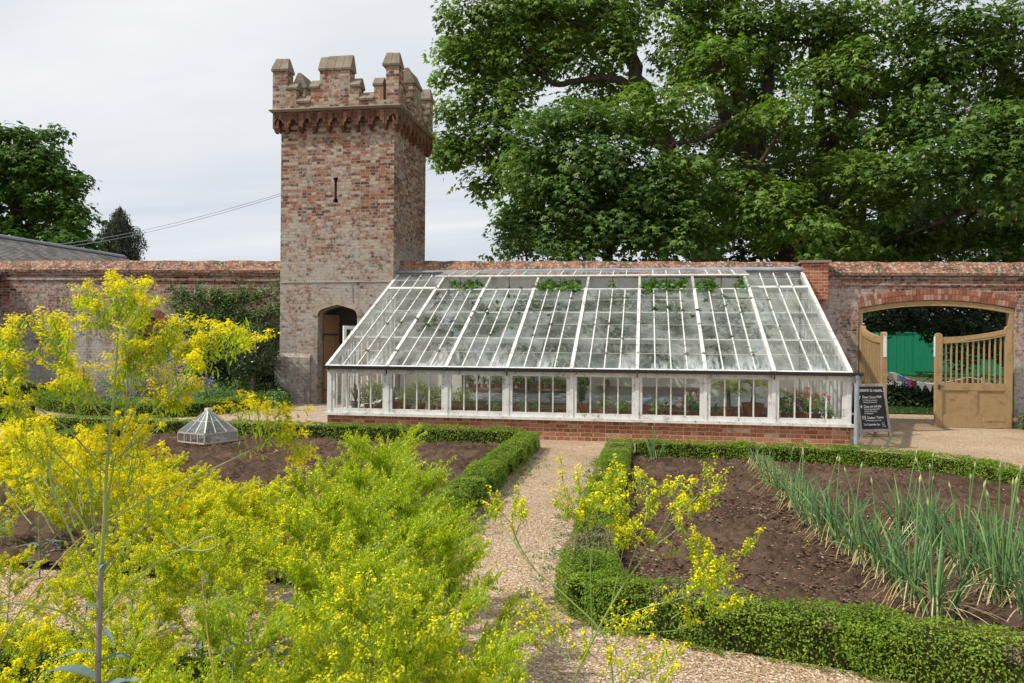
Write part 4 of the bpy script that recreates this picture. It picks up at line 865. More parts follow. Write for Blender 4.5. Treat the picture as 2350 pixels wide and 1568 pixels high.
# potted plants
def pot_parts(t, r, h, mt, rg):
    m = MB(); m.lathe([(r*.68, 0), (r*.93, h*.78), (r*1.02, h*.78), (r*1.04, h), (r*.92, h), (r*.90, h*.90)], (0,0,0), 16); o = m.build('pot', mt, None, smooth=False); o.parent = t
    m = MB(); m.lathe([(r*.905, h*.90), (r*.5, h*.93), (.001, h*.94)], (0,0,0), 12); o = m.build('compost', M['compost'], None); o.parent = t
def foliage(kind, r, h, rg, s=1.0):
    """list of (part name, mesh, material) for one potted plant rooted at height h"""
    out = []; f = MB(); st = MB(); fl = MB(); z = h*.93
    def blades(n, L, w, spread, mb, curl=.5):
        for k in range(n):
            a = rg.uniform(0, 2*PI); e = rg.uniform(.1, 1)*spread; l = L*rg.uniform(.6, 1.05); d = np.array((math.cos(a), math.sin(a), 0)); sd = np.array((-d[1], d[0], 0))
            P = curve((0,0,z), np.array((0,0,z))+d*l*e*.4+np.array((0,0,l*(1-.25*e))), np.array((0,0,z))+d*l*e+np.array((0,0,l*(1-curl*e))), 5); W = w*np.array((.7, 1, .9, .6, .05))
            v = np.concatenate([P-sd*W[:, None], P+np.array((0,0,.0))+sd*W[:, None]]); mb.add(v, [(i, i+1, i+6, i+5) for i in range(4)])
    if kind == 'agave': blades(26, .36*s, .016, .8, f); out = [('foliage', f, 'grey_herb')]
    elif kind == 'aloe': blades(14, .26*s, .012, .75, f, .3); out = [('foliage', f, 'grey_herb')]
    elif kind == 'feathery':
        n = 620; q = rg.normal(size=(n, 3)); q = unit(q)*rg.uniform(.3, 1, (n, 1)); c = np.array((0, 0, z+.17*s))+q*np.array((.16, .16, .19))*s; leaves(f, c, rg.normal(size=(n, 3)), .045*s, LANCE, rg, tip=q+np.array((0,0,.5))); 
        for k in range(9): a = rg.uniform(0, 2*PI); st.tube(curve((0,0,z), (0.02*math.cos(a), .02*math.sin(a), z+.12), (.1*math.cos(a)*s, .1*math.sin(a)*s, z+.26*s), 4), .003, 4)
        out = [('stem', st, 'woad_stem'), ('foliage', f, 'fern')]
    elif kind in ('herb', 'yellowish', 'geranium_red', 'geranium_pink', 'sparse'):
        n = {'herb': 150, 'yellowish': 120, 'sparse': 60}.get(kind, 330); sz = s*(1.0 if kind in ('herb', 'sparse', 'yellowish') else 1.55)
        q = unit(rg.normal(size=(n, 3)))*rg.uniform(.35, 1, (n, 1)); q[:, 2] = np.abs(q[:, 2])*1.25-.15; c = np.array((0, 0, z+.05*sz))+q*np.array((.13, .13, .15))*sz
        leaves(f, c, q+rg.normal(size=(n, 3))*.5+np.array((0,0,.6)), .05*sz**.5, OVAL if kind != 'yellowish' else MAPLE, rg)
        for k in range(6): a = rg.uniform(0, 2*PI); st.tube([(0,0,z-.01), (.07*sz*math.cos(a), .07*sz*math.sin(a), z+.12*sz)], .004, 4)
        out = [('stem', st, 'woad_stem'), ('foliage', f, 'fern' if kind == 'yellowish' else 'herb')]
        if 'geranium' in kind:
            for k in range(14):
                qq = unit(rg.normal(size=3)); qq[2] = abs(qq[2]); c = np.array((0, 0, z+.07*sz))+qq*np.array((.14, .14, .15))*sz; nn = 26; e = unit(rg.normal(size=(nn, 3))); leaves(fl, c+e*.028, e, .034, OVAL, rg)
            out.append(('blossom', fl, 'red_petal' if 'red' in kind else 'pink_petal'))
    elif kind == 'palm':
        h0 = z+.22*s; st.tube([(0,0,z-.02), (.01,0,z+.1*s), (0,0,h0)], [.035*s, .028*s, .03*s], 8)
        for k in range(22):
            a = rg.uniform(0, 2*PI); e = rg.uniform(.35, 1.0); l = .48*s; d = np.array((math.cos(a), math.sin(a), 0)); P = curve((0,0,h0), np.array((0,0,h0))+d*l*.35*e+np.array((0,0,l*.6*(1.15-e*.7))), np.array((0,0,h0))+d*l*e+np.array((0,0,l*(.62-.75*e))), 16)
            st.tube(P[::3], .004, 4, cap=False); T = unit(np.gradient(P, axis=0)); sd = np.array((-d[1], d[0], .0))
            for sgn in (-1, 1): leaves(f, P[3:], np.cross(T[3:], sd*sgn)+rg.normal(size=(13, 3))*.1, .13*s, LANCE*np.array((.5,1,1)), rg, tip=sd*sgn+T[3:]*.8+np.array((0,0,-.15)))
        out = [('stem', st, 'bark_pale'), ('foliage', f, 'fern')]
    elif kind == 'oleander':
        for k in range(7):
            a = rg.uniform(0, 2*PI); P = curve((0,0,z), (.02*math.cos(a), .02*math.sin(a), z+.25*s), (.11*s*math.cos(a), .11*s*math.sin(a), z+.52*s*rg.uniform(.7, 1.1)), 12); st.tube(P, .005, 4, cap=False)
            for p in P[2:]: leaves(f, np.repeat(p[None], 7, 0), rg.normal(size=(7, 3)), .10, LANCE, rg, tip=rg.normal(size=(7, 3))*.8+np.array((0,0,.7)))
        out = [('stem', st, 'bark_pale'), ('foliage', f, 'grey_herb')]
    return out
def potted(x, y, z, kind, r, h, label, s=1.0*1.0, mt='pot', seed=0, group='potted plants in the greenhouse', cat='potted plant'):
    rg = np.random.default_rng(seed); t = thing('potted_plant', label, cat, (x, y, z), group); pot_parts(t, r, h, M[mt], rg)
    for nm, mb, mk in foliage(kind, r, h, rg, s*1.22):
        if mb.n: o = mb.build(nm, M[mk], None); o.parent = t
    return t
ZP = .386
FP = [(-5.30,14.15,'agave',.10,.17,'spiky grey agave in dark grey pot in first window beside the left corner',1.0,'pot_grey'),
 (-5.03,14.1,'feathery',.08,.12,'feathery lime plant in terracotta pot right of the spiky agave',1.0,'pot'),
 (-4.80,14.15,'feathery',.085,.13,'feathery lime plant in terracotta pot at the right edge of first window',1.0,'pot'),
 (-4.62,14.3,'aloe',.085,.13,'grey leaved spiky plant half behind the first white window post',1.3,'pot'),
 (-4.30,14.1,'feathery',.08,.12,'feathery lime plant at the left edge of second window',.9,'pot'),
 (-4.05,14.15,'feathery',.09,.15,'tall pot of feathery lime foliage in middle of second window',1.0,'pot'),
 (-3.82,14.1,'feathery',.08,.12,'feathery lime plant second from right in second window',.9,'pot'),
 (-3.58,14.15,'feathery',.09,.13,'feathery lime plant against the right frame of second window',.95,'pot'),
 (-3.22,14.1,'feathery',.08,.11,'feathery lime plant at the left edge of third window',.9,'pot'),
 (-2.98,14.1,'sparse',.07,.09,'low green seedling pot second in third window',.8,'pot'),
 (-2.80,14.12,'sparse',.07,.09,'low green seedling pot in middle of third window',.8,'pot'),
 (-2.60,14.1,'sparse',.07,.09,'low green seedling pot fourth in third window',.8,'pot'),
 (-2.44,14.12,'sparse',.065,.09,'low green seedling pot by the post between third and fourth windows',.8,'pot'),
 (-2.12,14.1,'sparse',.07,.09,'small tufted pot at left of fourth window',.8,'pot'),
 (-1.88,14.1,'herb',.065,.09,'small leafy pot in middle of fourth window',.8,'pot'),
 (-1.62,14.1,'aloe',.075,.10,'thin spiked pale plant at right of fourth window',1.0,'pot'),
 (-1.10,14.15,'oleander',.085,.17,'tall upright oleander in terracotta pot at left of fifth window',1.0,'pot'),
 (-.70,14.1,'yellowish',.085,.12,'yellow green leafy pot in middle of fifth window',1.0,'pot'),
 (-.40,14.15,'yellowish',.075,.10,'yellow green trailing plant in pale pot in fifth window',.9,'pot_grey'),
 (.22,14.1,'yellowish',.075,.10,'low sprawling yellowish plant at left of sixth window',.8,'pot'),
 (.42,14.2,'sparse',.07,.12,'sparse brownish green plant in sixth window before the pink geranium',1.0,'pot'),
 (.78,14.15,'geranium_pink',.07,.11,'pink and white geranium at right of sixth window',.8,'pot'),
 (.98,14.2,'herb',.075,.11,'green leafy pot just right of the pink geranium',.9,'pot'),
 (1.22,14.25,'aloe',.06,.08,'small spiky succulent in front of the palms',.7,'pot'),
 (1.44,14.3,'palm',.125,.19,'smaller palm in terracotta pot left of the big palm',.95,'pot'),
 (1.86,14.35,'palm',.185,.27,'big palm in the largest terracotta pot in seventh window',1.0,'pot'),
 (2.36,14.15,'geranium_pink',.07,.11,'pink geranium at the left of last window',1.0,'pot'),
 (2.62,14.15,'geranium_red',.08,.12,'bushy scarlet geranium in middle of last window',1.1,'pot'),
 (2.88,14.2,'geranium_red',.08,.12,'leggy red geranium at right of last window',.95,'pot'),
 (3.05,14.1,'herb',.07,.10,'small leafy pot in the corner of last window',.7,'pot')]
for i, (x, y, k, r, h, lb, s_, mt) in enumerate(FP): potted(x, y, ZP, k, r, h, lb, s_, mt, 100+i)
rg = np.random.default_rng(3); xs = np.linspace(-3.88, -1.78, 14)
ORD = 'first second third fourth fifth sixth seventh eighth ninth tenth eleventh twelfth thirteenth fourteenth fifteenth sixteenth seventeenth eighteenth nineteenth twentieth'.split()
for i, x in enumerate(xs): potted(x, 17.6, .641, ('aloe', 'sparse', 'herb')[int(rg.integers(3))], rg.uniform(.055, .075), rg.uniform(.08, .11), ORD[i]+' small pot from the left along the crowded rear shelf', .8, 'pot', 200+i, 'small pots on the rear shelf')
potted(-.80, 17.6, .721, 'sparse', .06, .10, 'lone small terracotta pot on the worn right hand shelf', .3, 'pot', 230, 'small pots on the rear shelf')

# grapevine trained under the roof
gv = thing('grapevine', 'leafy grapevine trained under the greenhouse roof from a brown stem', 'vine', (-4.05, 17.5, 0))
rg = np.random.default_rng(8); m = MB()
P = spline([(-4.05, 17.5, 0), (-4.0, 17.48, .8), (-4.1, 17.45, 1.8), (-3.9, 17.2, 2.6), (-2.0, 17.05, 2.66), (0, 17.0, 2.64), (2.1, 17.0, 2.62)], 6); m.tube(P, np.linspace(.055, .018, len(P)), 7)
for x in np.arange(-4.3, 2.3, .55):
    q = spline([(x, 17.05, 2.66), (x+rg.normal()*.1, 16.2, 2.32), (x+rg.normal()*.2, 15.4, 1.95), (x+rg.normal()*.25, 14.9, 1.72)], 4); m.tube(q, np.linspace(.012, .005, len(q)), 5)
m.build('stem', M['bark'], gv)
m = MB(); k = 900; x = rg.uniform(-4.5, 2.25, k); t_ = rg.uniform(.34, .80, k); keep = vn(x*.9+3, t_*4, 77) > .33; x, t_ = x[keep], t_[keep]
c = np.array([R(a, b_, -.16-abs(rg.normal())*.14) for a, b_ in zip(x, t_)]); n = len(c)
c = np.repeat(c, 5, 0)+rg.normal(size=(n*5, 3))*.10; leaves(m, c, RN+rg.normal(size=c.shape)*.45, rg.uniform(.08, .14, len(c)), MAPLE, rg)
k = 1900; c = np.stack([rg.uniform(-4.3, 1.6, k), rg.uniform(17.2, 17.7, k), rg.uniform(1.15, 2.75, k)], -1); c = c[(vn(c[:, 0]*1.1, c[:, 2]*1.4, 31) > .46)]; leaves(m, c, np.array((0,-.8,.5))+rg.normal(size=c.shape)*.5, rg.uniform(.09, .14, len(c)), MAPLE, rg)
m.build('foliage', M['dark_leaf'], gv)
m = MB()
for x0, x1, n in ((-4.25, -3.55, 90), (-2.25, -1.35, 210), (-.05, .85, 260), (1.05, 1.45, 130), (1.85, 2.05, 34), (-.75, -.65, 10)):
    c = np.stack([rg.uniform(x0, x1, n), np.zeros(n), np.zeros(n)], -1); tt = rg.uniform(.765, .86, n); c = np.array([R(a[0], b_, rg.uniform(-.06, .10)) for a, b_ in zip(c, tt)])
    leaves(m, c, RN+rg.normal(size=c.shape)*.5, rg.uniform(.08, .14, n), MAPLE, rg)
m.build('shoot', M['vine_leaf'], gv)
# cloche in the left bed
cl_ = thing('cloche', 'small pyramid roofed glass cloche with rusty white frame standing on soil', 'cloche', (-6.90, 11.80, .05))
sq = .315; hb = .155; hp = .35
def B3(mb, n, mt, par): o = mb.build(n, mt, None); o.parent = par; return o
m = MB(); co4 = [(-sq, -sq), (sq, -sq), (sq, sq), (-sq, sq)]
for (x0, y0), (x1, y1) in zip(co4, co4[1:]+co4[:1]):
    for z in (.012, hb): m.bar((x0, y0, z), (x1, y1, z), .018, .022)
    for k in range(4): a = k/4; m.bar((x0+(x1-x0)*a, y0+(y1-y0)*a, .02), (x0+(x1-x0)*a, y0+(y1-y0)*a, hb), .016, .016, (1,0,0))
fr_low = B3(m, 'frame', M['rust'], cl_)
m = MB()
for (x0, y0), (x1, y1) in zip(co4, co4[1:]+co4[:1]):
    m.add([(x0, y0, .01), (x1, y1, .01), (x1, y1, hb), (x0, y0, hb)], [(0,1,2,3)])
B3(m, 'pane', M['cloche_glass'], fr_low)
m = MB(); ap = np.array((0, 0, hb+.01+hp))
for (x0, y0), (x1, y1) in zip(co4, co4[1:]+co4[:1]):
    m.bar((x0, y0, hb+.015), ap, .022, .022); 
    for k in (1, 2): 
        a = k/3; p = np.array((x0+(x1-x0)*a, y0+(y1-y0)*a, hb+.015)); q = ap+(np.array(((x0+x1)/2, (y0+y1)/2, hb))-ap)*.12+np.array(((x1-x0), (y1-y0), 0))*(a-.5)*.12; m.bar(p, q, .012, .014)
    p = ap+(np.array((x0, y0, hb+.015))-ap)*.52; q = ap+(np.array((x1, y1, hb+.015))-ap)*.52; m.bar(p, q, .010, .010)
m.box(-.04, .04, -.04, .04, hb+hp-.02, hb+hp+.03)
lid = B3(m, 'lid', M['white_paint_worn'], cl_)
m = MB()
for (x0, y0), (x1, y1) in zip(co4, co4[1:]+co4[:1]): m.add([(x0, y0, hb+.01), (x1, y1, hb+.01), tuple(ap)], [(0,1,2)])
B3(m, 'pane', M['cloche_glass'], lid)
cl_.rotation_euler.z = math.radians(-21)
# ================================================================== clipped box hedges
def hedge(name, label, pts, wd, h, dens, lsz, seed, dry=0.0, group='clipped box hedges round the beds', lump=.033):
    rg = np.random.default_rng(seed); P = [np.array(p, float) for p in pts]; core = MB(); lf = MB(); dr = MB()
    c0 = np.mean(P, axis=0)
    for i, (a, b) in enumerate(zip(P[:-1], P[1:])):
        d = b-a; L = np.linalg.norm(d); d = d/L; s = np.array((-d[1], d[0])); ext = wd*.42
        a2, b2 = a-d*ext, b+d*ext; Lx = L+2*ext; k = .72; e = .002*i
        z0, z1 = float(gz(a[0], a[1])), float(gz(b[0], b[1])); hh = h*.84-e
        core.hexa([(*(a2+d*.05-s*wd*.5*k), z0-.05), (*(b2-d*.05-s*wd*.5*k), z1-.05), (*(b2-d*.05+s*wd*.5*k), z1-.05), (*(a2+d*.05+s*wd*.5*k), z0-.05),
                   (*(a2+d*.05-s*wd*.5*(k-.06)), z0+hh), (*(b2-d*.05-s*wd*.5*(k-.06)), z1+hh), (*(b2-d*.05+s*wd*.5*(k-.06)), z1+hh), (*(a2+d*.05+s*wd*.5*(k-.06)), z0+hh)])
        per = 2*h+wd; n = int(dens*per*Lx); u = rg.uniform(0, Lx, n); q = rg.uniform(0, per, n)
        ends = rg.uniform(size=n) < .05
        side = np.where(q < h, -1, np.where(q > h+wd, 1, 0)); z = np.where(side == -1, q, np.where(side == 1, per-q, h)); lat = np.where(side == 0, q-h-wd/2, side*wd/2)
        nrm = np.where((side == 0)[:, None], np.array((0,0,1.0)), np.concatenate([s[None]*side[:, None], np.zeros((n, 1))], 1))
        # soften the top edges
        ed = np.clip((np.abs(lat)-(wd/2-.06))/.06, 0, 1)*np.clip((z-(h-.06))/.06, 0, 1); nrm = unit(nrm+ed[:, None]*np.concatenate([s[None]*np.sign(lat)[:, None], np.ones((n, 1))], 1)*.7)
        u = np.where(ends, np.where(rg.uniform(size=n) < .5, 0, Lx), u); ue = np.where(u < .01, -1, np.where(u > Lx-.01, 1, 0)); m_ = ends
        lat = np.where(m_, rg.uniform(-wd/2, wd/2, n), lat); z = np.where(m_, rg.uniform(0, h, n), z); nrm = np.where(m_[:, None], np.concatenate([d[None]*ue[:, None], np.zeros((n, 1))], 1)+np.array((0,0,.2)), nrm)
        xy = a2[None]+d[None]*u[:, None]+s[None]*lat[:, None]
        c = np.concatenate([xy, (gz(xy[:, 0], xy[:, 1])+z)[:, None]], 1)
        lumpv = (vn(c[:, 0]*4+c[:, 2]*5, c[:, 1]*4+c[:, 2]*3, seed)-.5)*2*lump+(vn(c[:, 0]*13+c[:, 2]*9, c[:, 1]*13-c[:, 2]*11, seed+1)-.5)*lump*1.3
        c = c-ed[:, None]*nrm*.025+nrm*(lumpv-rg.exponential(.012, n)+.012)[:, None]; c[:, 2] = np.maximum(c[:, 2], gz(c[:, 0], c[:, 1])+.004)
        sz = lsz*rg.uniform(.7, 1.3, n); isd = (vn(c[:, 0]*3.2, c[:, 1]*3.2, seed+9) > 1-dry)*(c[:, 2]-gz(c[:, 0], c[:, 1]) > h*.82)*(rg.uniform(size=n) < .85)
        isd = isd.astype(bool); hole = (vn(c[:, 0]*5.5+c[:, 2]*7, c[:, 1]*5.5-c[:, 2]*4, seed+31) > .74)&(rg.uniform(size=n) < .7)&(nrm[:, 2] < .8); g_ = (~isd)&(~hole)
        leaves(lf, c[g_], nrm[g_]*.9+rg.normal(size=(g_.sum(), 3))*.55+np.array((0,0,.25)), sz[g_], OVAL, rg)
        if isd.any(): leaves(dr, c[isd], nrm[isd]+rg.normal(size=(isd.sum(), 3))*.9, sz[isd]*1.1, LANCE, rg)
        # stray shoots above the clipped top
        ns = int(Lx*wd*60); us, ls = rg.uniform(0, Lx, ns), rg.uniform(-wd/2, wd/2, ns); q2 = a2[None]+d[None]*us[:, None]+s[None]*ls[:, None]
        for p in q2: 
            zt = float(gz(p[0], p[1]))+h; k_ = 5; hh_ = rg.uniform(.01, .05); cc = np.stack([np.full(k_, p[0]), np.full(k_, p[1]), zt+np.linspace(-.01, hh_, k_)], -1)+rg.normal(size=(k_, 3))*.008
            leaves(lf, cc, rg.normal(size=(k_, 3))+np.array((0,0,.4)), lsz*.9, OVAL, rg)
    t = thing(name, label, 'hedge', (c0[0], c0[1], 0), group)
    core.build('branches', M['twig'], t); lf.build('foliage', M['box_leaf'], t)
    if dr.n: tag(dr.build('dry_twigs', M['box_dry'], t), 'dry tan patches on the clipped top')
    return t
hedge('box_hedge', 'clipped box hedge ringing the bed with onions, right of the gravel path', [(1.95, 4.12), (1.2, 4.45), (.42, 4.66), (-.14, 4.86), (-.30, 5.02), (-.36, 5.3), (-.40, 8.2), (-.36, 11.75)], .36, .255, 8500, .0165, 1, dry=.36)
hedge('box_hedge', 'clipped box hedge along the greenhouse side and far corner of the onion bed', [(-.02, 11.80), (1.35, 11.80), (2.75, 11.62), (3.62, 11.28), (4.15, 10.70), (4.42, 9.7), (4.5, 8.6)], .36, .26, 4200, .023, 2)
hedge('box_hedge', 'clipped box hedge at the near right corner where dry twigs show', [(2.25, 4.05), (3.1, 3.75), (4.2, 3.55)], .36, .27, 8000, .017, 3, dry=.5)
hedge('box_hedge', 'clipped box hedge along the left side of the gravel path', [(-1.81, 6.2), (-1.80, 9.0), (-1.80, 12.42)], .34, .265, 4600, .022, 4)
hedge('box_hedge', 'long clipped box hedge between greenhouse front and the bed with the cloche', [(-11.5, 12.95), (-6.2, 12.80), (-2.12, 12.74)], .34, .27, 2600, .029, 5)
hedge('box_hedge', 'clipped box hedge closing the left end of the cloche bed', [(-8.75, 12.5), (-8.55, 10.0), (-8.3, 7.2)], .36, .28, 2000, .030, 6)
hedge('box_hedge', 'curved clipped box hedge round the herb bed in front of the tower', [(-13.6, 17.0), (-13.4, 16.0), (-12.5, 15.25), (-11.3, 14.8), (-10.1, 14.65), (-9.1, 15.05), (-8.4, 15.9), (-8.05, 16.9)], .36, .30, 1900, .032, 7)
hedge('box_hedge', 'clipped box hedge at far left in front of the shaded wall', [(-16.0, 16.7), (-14.4, 17.25)], .4, .36, 1700, .034, 8)
hedge('box_hedge', 'clipped box hedge at the left frame edge behind the cloche bed', [(-15, 13.6), (-12.2, 14.1)], .4, .34, 1700, .034, 9)
hedge('box_hedge', 'low clipped box hedge under the tall woad at the bottom left corner', [(-4.2, 3.45), (-2.9, 3.35), (-1.7, 3.25)], .36, .26, 5000, .018, 13)
hedge('box_bush', 'small clipped box bush at the foot of the right gatepost', [(7.62, 17.35), (8.6, 17.30)], .40, .42, 1900, .032, 10, group='')

# ================================================================== herb bed and wall plants
def clump(name, label, cat, c, r, n, mt, lsz, tpl=OVAL, seed=0, up=.6, flowers=None, group=None, hollow=.25, spiky=False):
    rg = np.random.default_rng(seed); t = thing(name, label, cat, (c[0], c[1], float(gz(c[0], c[1]))), group); m = MB()
    q = unit(rg.normal(size=(n, 3)))*(rg.uniform(hollow, 1, (n, 1))**.5); q[:, 2] = np.abs(q[:, 2])
    lum = .75+.5*vn(q[:, 0]*2.4+seed, q[:, 1]*2.4+q[:, 2]*2, seed); p = q*np.array(r)*lum[:, None]
    tip = None if not spiky else q*.5+np.array((0,0,1.0))
    leaves(m, p, q+rg.normal(size=(n, 3))*.5+np.array((0,0,up)), lsz*rg.uniform(.7, 1.3, n), tpl, rg, tip=tip)
    o = m.build('foliage', M[mt], None); o.parent = t
    m = MB()
    for k in range(14): a = rg.uniform(0, 2*PI); e = rg.uniform(.2, .8); m.tube([(0,0,0), (r[0]*.5*e*math.cos(a), r[1]*.5*e*math.sin(a), r[2]*.5), (r[0]*e*math.cos(a), r[1]*e*math.sin(a), r[2]*.85)], .006, 4, cap=False)
    o = m.build('stem', M['woad_stem'], None); o.parent = t
    if flowers:
        fm, cnt, kind = flowers; m = MB()
        for k in range(cnt):
            qq = unit(rg.normal(size=3)); qq[2] = abs(qq[2])*.8+.3; p = qq*np.array(r)*rg.uniform(.8, 1.1)
            if kind == 'spike':
                L = rg.uniform(.14, .3); s_ = np.linspace(0, L, 14)[:, None]; cc = p+s_*(np.array((qq[0]*.3, qq[1]*.3, 1)))+rg.normal(size=(14, 3))*.012; leaves(m, cc, rg.normal(size=(14, 3)), .045, OVAL, rg)
            else:
                e = unit(rg.normal(size=(16, 3))); e[:, 2] = np.abs(e[:, 2]); leaves(m, p+np.array((0,0,.06))+e*.028, e, .036, LANCE, rg)
        o = m.build('blossom', M[fm], None); o.parent = t
    return t
clump('catmint', 'tall purple flowering catmint behind the herb bed, below the espalier', 'plant', (-11.2, 16.9), (.75, .5, .75), 2600, 'grey_herb', .05, LANCE, 1, flowers=('purple', 120, 'spike'), spiky=True)
clump('catmint', 'small purple spiked catmint in the herb bed by the black plant label', 'plant', (-9.75, 16.3), (.35, .3, .5), 900, 'grey_herb', .05, LANCE, 2, flowers=('purple', 34, 'spike'), spiky=True)
clump('chives', 'mauve flowering chives at the front left of the herb bed', 'plant', (-12.1, 16.0), (.85, .4, .28), 1700, 'herb', .09, LANCE, 3, flowers=('mauve', 70, 'head'), spiky=True)
clump('rosemary_bush', 'grey green needle leaved bush left of the purple catmint', 'shrub', (-12.4, 17.0), (.75, .5, .72), 3200, 'grey_herb', .06, LANCE, 4, spiky=True)
clump('mint', 'low bright green mint patch at the front of the herb bed', 'plant', (-10.5, 15.5), (.75, .42, .33), 2300, 'herb', .05, OVAL, 5)
clump('mint', 'rounded bluish green mint mound in middle of the herb bed', 'plant', (-9.35, 16.1), (.75, .5, .55), 2800, 'herb', .05, OVAL, 6)
clump('herb_plant', 'dark low green herb at the left tip of the herb bed', 'plant', (-13.0, 15.9), (.5, .4, .25), 1200, 'dark_leaf', .05, OVAL, 7)
clump('herb_plant', 'mid green leafy herb left of the bay tree trunk', 'plant', (-9.1, 17.0), (.5, .4, .65), 1700, 'pear_leaf', .06, OVAL, 8)
clump('shrub', 'dark leafy shrub against the foot of the tower', 'shrub', (-8.25, 16.7), (.45, .35, .62), 1900, 'dark_leaf', .07, OVAL, 9)
clump('shrub', 'low broad leaved green shrub right of the tower foot shrub', 'shrub', (-7.95, 16.35), (.32, .35, .40), 1000, 'herb', .07, OVAL, 10)
clump('shrub', 'dense mid green wall shrub under the espalier, left of the bay tree', 'shrub', (-10.1, 17.45), (.75, .3, 1.5), 3600, 'bay_leaf', .08, OVAL, 13)
clump('shrub', 'dark climber tangled on the wall behind the bay tree', 'shrub', (-9.0, 17.5), (.60, .3, 1.75), 3400, 'dark_leaf', .07, OVAL, 12)
# bay tree with a ball crown
bt_ = thing('bay_tree', 'small standard bay tree with rounded dark crown beside the tower', 'tree', (-8.72, 16.75, .16)); rg = np.random.default_rng(41)
m = MB(); m.tube([(-8.72, 16.75, .1), (-8.70, 16.75, .5), (-8.71, 16.76, 1.0)], [.06, .05, .045], 8)
for k in range(7): a = k*.9; m.tube([(-8.71, 16.76, .85), (-8.71+.2*math.cos(a), 16.76+.2*math.sin(a), 1.2), (-8.71+.36*math.cos(a), 16.76+.36*math.sin(a), 1.6)], [.03, .02, .008], 5)
m.build('trunk', M['bark_pale'], bt_)
m = MB(); n = 4200; q = unit(rg.normal(size=(n, 3))); rr = rg.uniform(.35, 1, (n, 1))**.4*(.80+.42*vn(q[:, 0]*2.6+5, q[:, 2]*2.6+q[:, 1], 3))[:, None]
leaves(m, np.array((-8.70, 16.75, 1.42))+q*rr*np.array((.60, .55, .70)), q+rg.normal(size=(n, 3))*.45+np.array((0,0,.4)), rg.uniform(.05, .085, n), LANCE*np.array((1.8, 1, 1)), rg); m.build('crown', M['bay_leaf'], bt_)
# espaliered pear on the wall
es = thing('espalier_pear', 'espaliered pear tree spread flat across the wall left of the tower', 'tree', (-9.9, 17.6, .15)); m = MB(); lf = MB(); rg = np.random.default_rng(42)
m.tube([(-9.9, 17.62, .1), (-9.92, 17.65, 1.2), (-9.88, 17.66, 2.7)], [.05, .04, .02], 7)
for z in (.8, 1.3, 1.8, 2.25, 2.6):
    for sg in (-1, 1):
        Lr = 1.35 if sg < 0 else 1.38; P = spline([(-9.9, 17.65, z-.08), (-9.9+sg*.5, 17.66, z+rg.normal()*.04), (-9.9+sg*Lr, 17.66, z+.08+rg.normal()*.05)], 5); m.tube(P, np.linspace(.022, .010, len(P)), 5)
        for k in range(88):
            p = P[rg.integers(len(P))]+np.array((rg.normal()*.09, 0, rg.uniform(-.16, .10))); L = rg.uniform(.08, .34)*(1.15 if z > 2.4 else .9); T = p+np.array((rg.normal()*.08, -abs(rg.normal())*.14, L)); m.tube([p, (p+T)/2+rg.normal(size=3)*.01, T], .004, 4, cap=False)
            nn = 13; cc = p+(T-p)*rg.uniform(.1, 1.05, (nn, 1))+rg.normal(size=(nn, 3))*.035; leaves(lf, cc, rg.normal(size=(nn, 3))*.6+np.array((-.1, -.6, .7)), rg.uniform(.055, .10, nn), OVAL, rg)
m.build('trunk', M['bark'], es); lf.build('crown', M['pear_leaf'], es)
# plant labels
for (x, y, wd, k), lb in zip(((-12.15, 15.72, .15, 'b'), (-9.78, 15.32, .13, 'b'), (-12.75, 15.75, .13, 'w')), ('small black plant label with white lines among the mauve chives', 'small black plant label with white lines by the green mint', 'small white plant label at the left of the herb bed')):
    t = thing('plant_label', lb, 'plant label', (x, y, float(gz(x, y))), 'plant labels in the herb bed'); mm = Matrix.Rotation(math.radians(-28), 4, 'X')
    m = MB(); m.box(-.008, .008, -.004, .004, -.05, .36); o = m.build('stake', M['grey_wood'], None); o.parent = t
    T = Matrix.Translation((0, -.008, .36)) @ mm
    m = MB(); m.box(-wd/2, wd/2, -.004, .004, -.06, .08); o = xf(m, T).build('plate', M['board_black' if k == 'b' else 'white_paint'], None); o.parent = t
    if k == 'b':
        m = MB()
        for j in range(5): m.box(-wd*.42, wd*(.42 if j % 2 else .25), -.0062, -.0042, .058-j*.026, .068-j*.026)
        o2 = xf(m, T).build('lettering', M['chalk'], None); o2.parent = o

